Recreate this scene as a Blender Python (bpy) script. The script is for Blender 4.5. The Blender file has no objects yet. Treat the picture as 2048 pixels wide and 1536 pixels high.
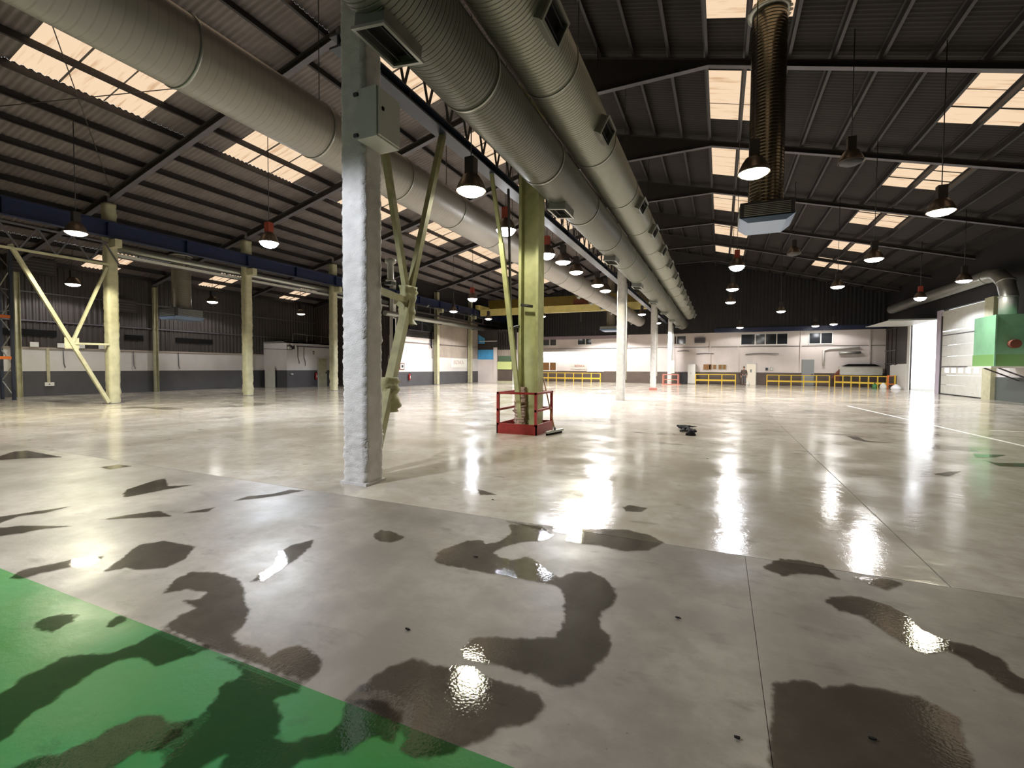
import bpy, bmesh, math, random
import numpy as np
from mathutils import Vector, Matrix

random.seed(7); RNG = np.random.default_rng(7)
SC = bpy.context.scene
COL = SC.collection
PI = math.pi

# ------------------------------------------------------------------ camera
cam = bpy.data.cameras.new('camera'); camo = bpy.data.objects.new('camera', cam); COL.objects.link(camo)
cam.sensor_width = 36.0; cam.lens = 36.0*932.0155/2048.0; cam.clip_start = .05; cam.clip_end = 400
R_, U_, B_ = Vector((0.913102, 0.407695, 0.005427)), Vector((-0.019518, 0.030412, 0.999347)), Vector((0.407263, -0.912612, 0.035727))
camo.matrix_world = Matrix(((R_.x,U_.x,B_.x,0),(R_.y,U_.y,B_.y,0),(R_.z,U_.z,B_.z,1.5652),(0,0,0,1)))
SC.camera = camo

# ------------------------------------------------------------------ world, view, render quality
w = bpy.data.worlds.new('sky'); SC.world = w; w.use_nodes = True
bg = w.node_tree.nodes['Background']; bg.inputs[0].default_value = (.93,.96,1,1); bg.inputs[1].default_value = 3.2
SC.view_settings.view_transform = 'Standard'; SC.view_settings.look = 'None'
SC.view_settings.exposure = 0.0; SC.view_settings.gamma = 1.0; SC.view_settings.use_curve_mapping = False
cy = SC.cycles
cy.max_bounces = 6; cy.diffuse_bounces = 3; cy.glossy_bounces = 3; cy.transparent_max_bounces = 8; cy.transmission_bounces = 2
cy.sample_clamp_indirect = 4.0; cy.caustics_reflective = False; cy.caustics_refractive = False
cy.use_denoising = True

LAMP_W = 1150.0          # watts of one high-bay lamp
WHITE = (1.0,.97,.95); COOL = (.86,.9,1.0); YEL = (1.0,.94,.70)

# ------------------------------------------------------------------ materials
def srgb(h):
    h = h.lstrip('#'); o = []
    for i in (0,2,4):
        v = int(h[i:i+2],16)/255; o.append(v/12.92 if v <= .04045 else ((v+.055)/1.055)**2.4)
    return tuple(o)
def mat(name, color, rough=.6, metal=0, var=0.0, vscale=6.0, bump=0.0, bscale=40.0, spec=.5, emit=None, estr=0.0, coords='Object', dirt=None):
    m = bpy.data.materials.new(name); m.use_nodes = True
    nt = m.node_tree; p = nt.nodes['Principled BSDF']
    c = srgb(color) if isinstance(color,str) else color
    p.inputs['Base Color'].default_value = (*c,1); p.inputs['Roughness'].default_value = rough
    p.inputs['Metallic'].default_value = metal; p.inputs['Specular IOR Level'].default_value = spec
    if var or bump: tc = nt.nodes.new('ShaderNodeTexCoord')
    if var:
        n = nt.nodes.new('ShaderNodeTexNoise'); n.inputs['Scale'].default_value = vscale; n.inputs['Detail'].default_value = 5
        nt.links.new(tc.outputs[coords], n.inputs['Vector'])
        mx = nt.nodes.new('ShaderNodeMix'); mx.data_type = 'RGBA'
        d = srgb(dirt) if dirt else tuple(v*(1-var) for v in c); l = tuple(min(1,v*(1+var*.5)) for v in c)
        mx.inputs['A'].default_value = (*d,1); mx.inputs['B'].default_value = (*l,1)
        rp = nt.nodes.new('ShaderNodeMapRange'); rp.inputs['From Min'].default_value = .35; rp.inputs['From Max'].default_value = .65
        nt.links.new(n.outputs['Fac'], rp.inputs['Value']); nt.links.new(rp.outputs['Result'], mx.inputs['Factor'])
        nt.links.new(mx.outputs['Result'], p.inputs['Base Color'])
    if bump:
        n2 = nt.nodes.new('ShaderNodeTexNoise'); n2.inputs['Scale'].default_value = bscale; n2.inputs['Detail'].default_value = 4
        nt.links.new(tc.outputs[coords], n2.inputs['Vector'])
        b = nt.nodes.new('ShaderNodeBump'); b.inputs['Strength'].default_value = bump; b.inputs['Distance'].default_value = .02
        nt.links.new(n2.outputs['Fac'], b.inputs['Height']); nt.links.new(b.outputs['Normal'], p.inputs['Normal'])
    if emit is not None:
        e = srgb(emit) if isinstance(emit,str) else emit
        p.inputs['Emission Color'].default_value = (*e,1); p.inputs['Emission Strength'].default_value = estr
    return m
M = {}
M['column'] = mat('fireproof_coat', '#c9c6c2', .8, var=.12, vscale=5, bump=.5, bscale=60)
M['cream'] = mat('cream_paint', '#b5b192', .55, var=.15, vscale=4)
M['lime'] = mat('lime_lit_cream_paint', '#a9ab7a', .55, var=.18, vscale=4)  # beige paint turned greener: the lamps' lime light is put into its colour
M['brick_coat'] = mat('crumbling_coat', '#b39b88', .9, var=.55, vscale=30, bump=1.0, bscale=45)
M['steel_dark'] = mat('dark_steel', '#3b3634', .55, var=.15, vscale=3)
M['steel_grey'] = mat('grey_steel', '#57545a', .5, var=.12, vscale=3)
M['purlin'] = mat('purlin_steel', '#272325', .5)
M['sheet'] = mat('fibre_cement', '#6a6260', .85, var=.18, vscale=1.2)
M['sheet_brown_shaded'] = mat('shaded_brown_fibre_cement', '#25201d', .85, var=.18, vscale=1.2)  # right pitch: its dimmer light is put into a darker, browner sheet colour
M['clad_brown'] = mat('brown_cladding', '#3b3532', .6, var=.2, vscale=.8)
M['clad_beige'] = mat('beige_cladding', '#a2968a', .5, var=.2, vscale=.6)
M['clad_dark'] = mat('dark_cladding', '#1f1d1f', .7, var=.2, vscale=.8)
M['wall_white'] = mat('white_plaster', '#cbc7c4', .7, var=.07, vscale=1.0)
M['wall_pink'] = mat('pinkish_plaster', '#d3c9c4', .7, var=.08, vscale=.8)
M['wainscot'] = mat('dark_grey_paint', '#4a494c', .5, var=.12, vscale=1.2)
M['wainscot_brown'] = mat('dark_brown_paint', '#5a4d44', .5, var=.15, vscale=1.2)
M['galv'] = mat('galvanised_steel', '#a9aaa2', .38, .75, var=.08, vscale=3)
M['alu'] = mat('spun_aluminium', '#6b5f54', .35, .7)
M['lamp_red'] = mat('lamp_housing_red', '#8c3a2a', .5)
M['lamp_dark'] = mat('lamp_housing_dark', '#2a2523', .5)
M['blue_dark'] = mat('runway_blue_dark', '#252c3c', .4, var=.12, vscale=2)
M['olive'] = mat('olive_lit_coat', '#8b8760', .7, var=.2, vscale=6)  # sprayed coat with the yellow lamp's tint put into its colour
M['blue'] = mat('crane_blue', '#1a2444', .4, var=.12, vscale=2)
M['yellow'] = mat('crane_yellow_lit', '#d2c47c', .4, var=.1, vscale=2)  # lit copy of the crane yellow, lamp light put into the paler colour
M['yellow_shaded'] = mat('crane_yellow_shaded', '#75642a', .4, var=.1, vscale=2)  # shaded copy for the rear girder, dimness put into the colour
M['rail_yellow'] = mat('safety_yellow', '#e0bb3c', .45)
M['red'] = mat('guard_red', '#8a1c12', .45, var=.2, vscale=9)
M['red2'] = mat('faded_red', '#b0705f', .6)
M['ext_red'] = mat('extinguisher_red', '#a31a18', .35)
M['black'] = mat('black_rubber', '#0e0d0d', .85, spec=.2)
M['dgrey'] = mat('dark_grey_plastic', '#2c2c2e', .5)
M['white'] = mat('white_enamel', '#dcdad4', .4, var=.04)
M['offwhite'] = mat('offwhite_panel', '#c9c8be', .45, var=.06, vscale=3)
M['cabinet'] = mat('cabinet_grey', '#b9bab2', .45, var=.05, vscale=4)
M['machine'] = mat('machine_green', '#6fa07c', .4, var=.1, vscale=2)
M['machine_dark'] = mat('machine_band', '#64904e', .4)
M['rust'] = mat('rusty_red', '#6b3a28', .7)
M['glass'] = mat('dark_window_glass', '#2a2c30', .08, spec=.8)
M['wood'] = mat('brown_board', '#8a6238', .6, var=.2, vscale=8)
M['paper'] = mat('paper', '#d9d6cd', .7)
M['grey_door'] = mat('grey_door', '#8d9190', .45)
M['lilac'] = mat('lilac_lit_jamb', '#b6acb8', .5)  # lilac light falling on the door post, put into its colour
M['rack_blue'] = mat('rack_blue', '#1f2636', .45)
M['orange'] = mat('rack_orange', '#e0752a', .45)
M['skin'] = mat('skin', '#b98a70', .6)
M['jacket'] = mat('brown_jacket', '#5b4c44', .85)
M['trousers'] = mat('grey_trousers', '#6c6a6b', .85)
M['hair'] = mat('dark_hair', '#4a3d33', .8)
M['bag'] = mat('white_plastic_bag', '#eae8ea', .3)
M['bottle'] = mat('green_plastic', '#2e6b35', .3)
M['bluesheet'] = mat('blue_sheet', '#4f9fd0', .35, var=.12, vscale=2)
M['greenwall'] = mat('lime_panel', '#c2cc86', .5)
M['greendark'] = mat('dark_green_tarpaulin', '#4b6149', .6)
M['concrete_out'] = mat('yard_concrete', '#bdbab2', .9)
M['green_paint'] = None

def emission(name, color, strength):
    m = bpy.data.materials.new(name); m.use_nodes = True; nt = m.node_tree
    nt.nodes.remove(nt.nodes['Principled BSDF'])
    e = nt.nodes.new('ShaderNodeEmission'); e.inputs[0].default_value = (*color,1); e.inputs[1].default_value = strength
    nt.links.new(e.outputs[0], nt.nodes['Material Output'].inputs['Surface']); return m
M['e_white'] = emission('lamp_glow_white', (1,.97,.92), 26)
M['e_cool'] = emission('lamp_glow_cool', (.93,.95,1), 40)
M['e_yel'] = emission('lamp_glow_warm', (1,.95,.72), 22)
M['e_low'] = emission('lamp_glow_dim', (1,.93,.75), 3)
M['e_tube'] = emission('tube_glow', (1,.99,.95), 6)
M['e_win'] = emission('lit_window', (1,.98,.95), 1.15)
M['e_pane'] = emission('lit_pane', (.98,.99,1), 1.6)
M['e_office'] = emission('lit_curtain', (.42,.2,.08), .55)
M['e_door'] = emission('lit_doorway', (1,.86,.66), .85)
M['e_strip'] = emission('daylight_gap', (1,.99,.97), 1.5)

def skylight_mat():
    m = bpy.data.materials.new('translucent_skylight'); m.use_nodes = True; nt = m.node_tree; N = nt.nodes; L = nt.links
    N.remove(N['Principled BSDF'])
    e = N.new('ShaderNodeEmission'); tc = N.new('ShaderNodeTexCoord')
    mp = N.new('ShaderNodeMapping'); mp.inputs['Scale'].default_value = (.5,6,1); L.new(tc.outputs['Object'], mp.inputs['Vector'])
    n = N.new('ShaderNodeTexNoise'); n.inputs['Scale'].default_value = 1.3; n.inputs['Detail'].default_value = 4; L.new(mp.outputs[0], n.inputs['Vector'])
    r = N.new('ShaderNodeValToRGB'); r.color_ramp.elements[0].position = .3; r.color_ramp.elements[0].color = (.72,.46,.27,1)
    r.color_ramp.elements[1].position = .46; r.color_ramp.elements[1].color = (.97,.72,.49,1)
    L.new(n.outputs['Fac'], r.inputs[0]); L.new(r.outputs[0], e.inputs[0]); e.inputs[1].default_value = .98
    L.new(e.outputs[0], N['Material Output'].inputs['Surface']); return m
M['skylight'] = skylight_mat()

def duct_mat(name, base, period, along=(0,1,0), rough=.42, metal=.5, seam=.6, bump=.8):
    """spiral-wound sheet: fine seams as relief"""
    m = bpy.data.materials.new(name); m.use_nodes = True; nt = m.node_tree; N = nt.nodes; L = nt.links
    p = N['Principled BSDF']; c = srgb(base)
    p.inputs['Roughness'].default_value = rough; p.inputs['Metallic'].default_value = metal
    tc = N.new('ShaderNodeTexCoord'); sp = N.new('ShaderNodeSeparateXYZ'); L.new(tc.outputs['Object'], sp.inputs[0])
    md = N.new('ShaderNodeMath'); md.operation = 'PINGPONG'; md.inputs[1].default_value = period/2
    L.new(sp.outputs[1 if along[1] else 2], md.inputs[0])
    mr = N.new('ShaderNodeMapRange'); mr.inputs['From Max'].default_value = period*.16; L.new(md.outputs[0], mr.inputs['Value'])
    b = N.new('ShaderNodeBump'); b.inputs['Strength'].default_value = bump; b.inputs['Distance'].default_value = .012
    L.new(mr.outputs['Result'], b.inputs['Height']); L.new(b.outputs['Normal'], p.inputs['Normal'])
    mx = N.new('ShaderNodeMix'); mx.data_type = 'RGBA'; mx.inputs['A'].default_value = (*[v*seam for v in c],1); mx.inputs['B'].default_value = (*c,1)
    L.new(mr.outputs['Result'], mx.inputs['Factor']); L.new(mx.outputs['Result'], p.inputs['Base Color']); return m
M['duct'] = duct_mat('duct_spiral', '#8e9082', .075, metal=.35, seam=.55)
M['duct_v2'] = duct_mat('duct_spiral_aisle', '#8d8678', .09, (0,0,1), .35, .5)
M['duct_mid'] = duct_mat('duct_spiral_mid_shaded', '#606156', .075, metal=.35, seam=.55)  # darker copy of the right duct: weaker lighting put into the colour
M['duct_grey'] = duct_mat('duct_spiral_dull', '#9a958f', .12, metal=.25, seam=.9, bump=.15)
M['duct_v'] = duct_mat('duct_spiral_bright', '#6f6858', .09, (0,0,1), .24, .95)

def floor_mat(name, base, stain, dark, rough0=.09, rough1=.21, streaks=True, spec=.3):
    m = bpy.data.materials.new(name); m.use_nodes = True; nt = m.node_tree; N = nt.nodes; L = nt.links
    p = N['Principled BSDF']; p.inputs['Specular IOR Level'].default_value = spec; g = N.new('ShaderNodeNewGeometry')
    def noise(scale, detail=5, sc=(1,1,1), rot=0):
        mp = N.new('ShaderNodeMapping'); mp.inputs['Scale'].default_value = sc; mp.inputs['Rotation'].default_value = (0,0,rot); L.new(g.outputs['Position'], mp.inputs['Vector'])
        n = N.new('ShaderNodeTexNoise'); n.inputs['Scale'].default_value = scale; n.inputs['Detail'].default_value = detail; n.inputs['Roughness'].default_value = .6
        L.new(mp.outputs[0], n.inputs['Vector']); return n.outputs['Fac']
    def rng(src, a, b, lo=0, hi=1):
        r = N.new('ShaderNodeMapRange'); r.inputs['From Min'].default_value = a; r.inputs['From Max'].default_value = b
        r.inputs['To Min'].default_value = lo; r.inputs['To Max'].default_value = hi; L.new(src, r.inputs['Value']); return r.outputs['Result']
    def mix(f, a, b):
        x = N.new('ShaderNodeMix'); x.data_type = 'RGBA'; L.new(f, x.inputs['Factor'])
        for k, v in (('A',a),('B',b)):
            if isinstance(v, tuple): x.inputs[k].default_value = (*v,1)
            else: L.new(v, x.inputs[k])
        return x.outputs['Result']
    base, stain, dark = srgb(base), srgb(stain), srgb(dark)
    c = mix(rng(noise(.7, 7), .40, .62), stain, base)
    c = mix(rng(noise(6, 8), .42, .66, 0, .6), c, stain)
    c = mix(rng(noise(2.2, 7, (1,2.2,1), .5), .60, .72, 0, .45), c, dark)
    spots = rng(noise(34, 4), .68, .74, 0, .6); c = mix(spots, c, dark)
    rr = rng(noise(1.1, 5), .35, .65, rough0, rough1)
    if streaks:                                  # damp patches farther down the hall
        s = rng(noise(.62, 4, (.55,1.1,1), .35), .59, .67)
        far = N.new('ShaderNodeSeparateXYZ'); L.new(g.outputs['Position'], far.inputs[0])
        f = rng(far.outputs[1], 7, 10)
        mm = N.new('ShaderNodeMath'); mm.operation = 'MULTIPLY'; L.new(s, mm.inputs[0]); L.new(f, mm.inputs[1])
        mm2 = N.new('ShaderNodeMath'); mm2.operation = 'MULTIPLY'; L.new(mm.outputs[0], mm2.inputs[0]); mm2.inputs[1].default_value = .75
        c = mix(mm2.outputs[0], c, dark)
        x = N.new('ShaderNodeMix'); x.data_type = 'FLOAT'; L.new(mm.outputs[0], x.inputs['Factor']); L.new(rr, x.inputs['A']); x.inputs['B'].default_value = .06
        rr = x.outputs['Result']
    L.new(c, p.inputs['Base Color']); L.new(rr, p.inputs['Roughness'])
    b = N.new('ShaderNodeBump'); b.inputs['Strength'].default_value = .12; b.inputs['Distance'].default_value = .02
    L.new(noise(9, 4), b.inputs['Height']); L.new(b.outputs['Normal'], p.inputs['Normal']); return m
M['floor'] = floor_mat('sealed_concrete', '#beb8ac', '#a39a8b', '#625b4c')
M['floor_near'] = floor_mat('near_concrete', '#91897c', '#726b60', '#433d33', .3, .5, False, .14)  # near slabs: darker and rougher than the rest
M['green_paint'] = floor_mat('green_floor_paint', '#206a33', '#2f6629', '#143f18', .3, .5, False, .14)
M['joint'] = mat('joint_filler', '#3a352e', .8)

def wet_mat():
    """film of water: darkens what lies under it and mirrors the hall"""
    m = bpy.data.materials.new('water_film'); m.use_nodes = True; nt = m.node_tree; N = nt.nodes; L = nt.links
    N.remove(N['Principled BSDF'])
    at = N.new('ShaderNodeAttribute'); at.attribute_name = 'depth'
    g = N.new('ShaderNodeNewGeometry')
    n = N.new('ShaderNodeTexNoise'); n.inputs['Scale'].default_value = 20; n.inputs['Detail'].default_value = 6; L.new(g.outputs['Position'], n.inputs['Vector'])
    a = N.new('ShaderNodeMath'); a.operation = 'MULTIPLY_ADD'; L.new(n.outputs['Fac'], a.inputs[0]); a.inputs[1].default_value = .8; L.new(at.outputs['Fac'], a.inputs[2])
    e = N.new('ShaderNodeMapRange'); e.inputs['From Min'].default_value = .36; e.inputs['From Max'].default_value = .62; L.new(a.outputs[0], e.inputs['Value'])
    tr = N.new('ShaderNodeBsdfTransparent'); tr.inputs[0].default_value = (.53,.515,.49,1)
    gl = N.new('ShaderNodeBsdfGlossy'); gl.inputs['Roughness'].default_value = .03; gl.inputs['Color'].default_value = (1,1,1,1)
    b = N.new('ShaderNodeBump'); b.inputs['Strength'].default_value = .05; b.inputs['Distance'].default_value = .01
    n3 = N.new('ShaderNodeTexNoise'); n3.inputs['Scale'].default_value = 70; L.new(g.outputs['Position'], n3.inputs['Vector']); L.new(n3.outputs['Fac'], b.inputs['Height'])
    L.new(b.outputs['Normal'], gl.inputs['Normal'])
    lw = N.new('ShaderNodeLayerWeight'); p5 = N.new('ShaderNodeMath'); p5.operation = 'POWER'; L.new(lw.outputs['Facing'], p5.inputs[0]); p5.inputs[1].default_value = 5
    fr = N.new('ShaderNodeMath'); fr.operation = 'MULTIPLY_ADD'; L.new(p5.outputs[0], fr.inputs[0]); fr.inputs[1].default_value = .95; fr.inputs[2].default_value = .045
    mx = N.new('ShaderNodeMixShader'); L.new(fr.outputs[0], mx.inputs[0]); L.new(tr.outputs[0], mx.inputs[1]); L.new(gl.outputs[0], mx.inputs[2])
    t2 = N.new('ShaderNodeBsdfTransparent'); m2 = N.new('ShaderNodeMixShader')
    L.new(e.outputs['Result'], m2.inputs[0]); L.new(t2.outputs[0], m2.inputs[1]); L.new(mx.outputs[0], m2.inputs[2])
    L.new(m2.outputs[0], N['Material Output'].inputs['Surface']); return m
M['wet'] = wet_mat()

# ------------------------------------------------------------------ mesh helper
class MB:
    def __init__(self): self.v = []; self.f = []; self.s = []
    def add(self, vs, fs, smooth=False):
        o = len(self.v); self.v += [tuple(p) for p in vs]; self.f += [tuple(i+o for i in f) for f in fs]; self.s += [smooth]*len(fs); return self
    def box(self, x0, y0, z0, x1, y1, z1):
        x0,x1 = min(x0,x1),max(x0,x1); y0,y1 = min(y0,y1),max(y0,y1); z0,z1 = min(z0,z1),max(z0,z1)
        return self.add([(x0,y0,z0),(x1,y0,z0),(x1,y1,z0),(x0,y1,z0),(x0,y0,z1),(x1,y0,z1),(x1,y1,z1),(x0,y1,z1)],
                        [(0,3,2,1),(4,5,6,7),(0,1,5,4),(1,2,6,5),(2,3,7,6),(3,0,4,7)])
    def bar(self, p, q, w, h=None, up=(0,0,1)):
        p, q = Vector(p), Vector(q); h = h or w; d = (q-p).normalized(); u = Vector(up)
        if abs(d.dot(u)) > .98: u = Vector((1,0,0))
        s = d.cross(u).normalized()*w/2; t = s.cross(d).normalized()*h/2
        vs = [p-s-t,p+s-t,p+s+t,p-s+t,q-s-t,q+s-t,q+s+t,q-s+t]
        return self.add(vs, [(0,1,2,3),(7,6,5,4),(0,4,5,1),(1,5,6,2),(2,6,7,3),(3,7,4,0)])
    def ibeam(self, p, q, w, h, tf=.014, tw=.01):
        p, q = Vector(p), Vector(q); d = (q-p).normalized(); u = Vector((0,0,1)); s = d.cross(u).normalized(); t = s.cross(d).normalized()
        self.bar(p+t*(h/2-tf/2), q+t*(h/2-tf/2), w, tf, t); self.bar(p-t*(h/2-tf/2), q-t*(h/2-tf/2), w, tf, t); self.bar(p, q, tw, h-2*tf, t); return self
    def tube(self, pts, r, n=12, caps=True, smooth=True):
        pts = [Vector(p) for p in pts]; rs = r if isinstance(r,(list,tuple)) else [r]*len(pts)
        rings = []; u = None
        for i,p in enumerate(pts):
            d = (pts[min(i+1,len(pts)-1)]-pts[max(i-1,0)]).normalized()
            if u is None:
                u = Vector((0,0,1)) if abs(d.z) < .9 else Vector((1,0,0))
            a = d.cross(u).normalized(); u = a.cross(d).normalized()
            rings.append([p+(a*math.cos(2*PI*k/n)+u*math.sin(2*PI*k/n))*rs[i] for k in range(n)])
        vs = [v for rg in rings for v in rg]; fs = []
        for i in range(len(pts)-1):
            for k in range(n): fs.append((i*n+k,(i+1)*n+k,(i+1)*n+(k+1)%n,i*n+(k+1)%n))
        self.add(vs, fs, smooth)
        if caps:
            o = len(self.v)-len(vs)
            self.f += [tuple(o+k for k in range(n)), tuple(o+(len(pts)-1)*n+k for k in reversed(range(n)))]; self.s += [False,False]
        return self
    def lathe(self, prof, c=(0,0,0), n=20, smooth=True, cap0=False, cap1=False):
        cx,cy_,cz = c; vs = [(cx+r*math.cos(2*PI*k/n), cy_+r*math.sin(2*PI*k/n), cz+z) for r,z in prof for k in range(n)]; fs = []
        for i in range(len(prof)-1):
            for k in range(n): fs.append((i*n+k, i*n+(k+1)%n, (i+1)*n+(k+1)%n, (i+1)*n+k))
        o = len(self.v); self.add(vs, fs, smooth)
        if cap0: self.f.append(tuple(o+k for k in reversed(range(n)))); self.s.append(False)
        if cap1: self.f.append(tuple(o+(len(prof)-1)*n+k for k in range(n))); self.s.append(False)
        return self
    def prism(self, poly, a, b, axis='y'):
        def P(p, t): return {'y':(p[0],t,p[1]),'x':(t,p[0],p[1]),'z':(p[0],p[1],t)}[axis]
        n = len(poly); vs = [P(p,a) for p in poly]+[P(p,b) for p in poly]
        return self.add(vs, [tuple(range(n)), tuple(range(2*n-1,n-1,-1))]+[(i,i+n,(i+1)%n+n,(i+1)%n) for i in range(n)])
    def build(self, name, material, parent=None, **props):
        off = Vector((0,0,0))
        if parent is not None:
            pp = parent
            while pp is not None: off += pp.location; pp = pp.parent
        me = bpy.data.meshes.new(name)
        me.from_pydata([(x-off.x,y-off.y,z-off.z) for x,y,z in self.v], [], self.f)
        me.polygons.foreach_set('use_smooth', self.s)
        if material: me.materials.append(material)
        bm = bmesh.new(); bm.from_mesh(me); bmesh.ops.recalc_face_normals(bm, faces=bm.faces); bm.to_mesh(me); bm.free()
        me.update()
        o = bpy.data.objects.new(name, me); COL.objects.link(o)
        if parent is not None: o.parent = parent
        for k, v in props.items(): o[k] = v
        return o
def thing(name, label, cat, loc=(0,0,0), group=None):
    o = bpy.data.objects.new(name, None); COL.objects.link(o); o.location = loc; o.empty_display_size = .1
    o['label'] = label; o['category'] = cat
    if group: o['group'] = group
    return o
def tag(o, label, cat, group=None):
    o['label'] = label; o['category'] = cat
    if group: o['group'] = group
    return o
def struct(name, mb, material, parent=None, **kw):
    o = mb.build(name, material, parent, **kw)
    o['kind'] = 'structure'; return o
def sempty(name, loc=(0,0,0)):
    o = bpy.data.objects.new(name, None); COL.objects.link(o); o.location = loc; o['kind'] = 'structure'; return o
def dup(o, loc=None, parent=None):
    c = o.copy(); COL.objects.link(c)
    if parent is not None: c.parent = parent
    if loc is not None: c.location = loc
    for ch in o.children:
        dup(ch, None, c)
    return c
def bx(*a): return MB().box(*a)

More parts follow.
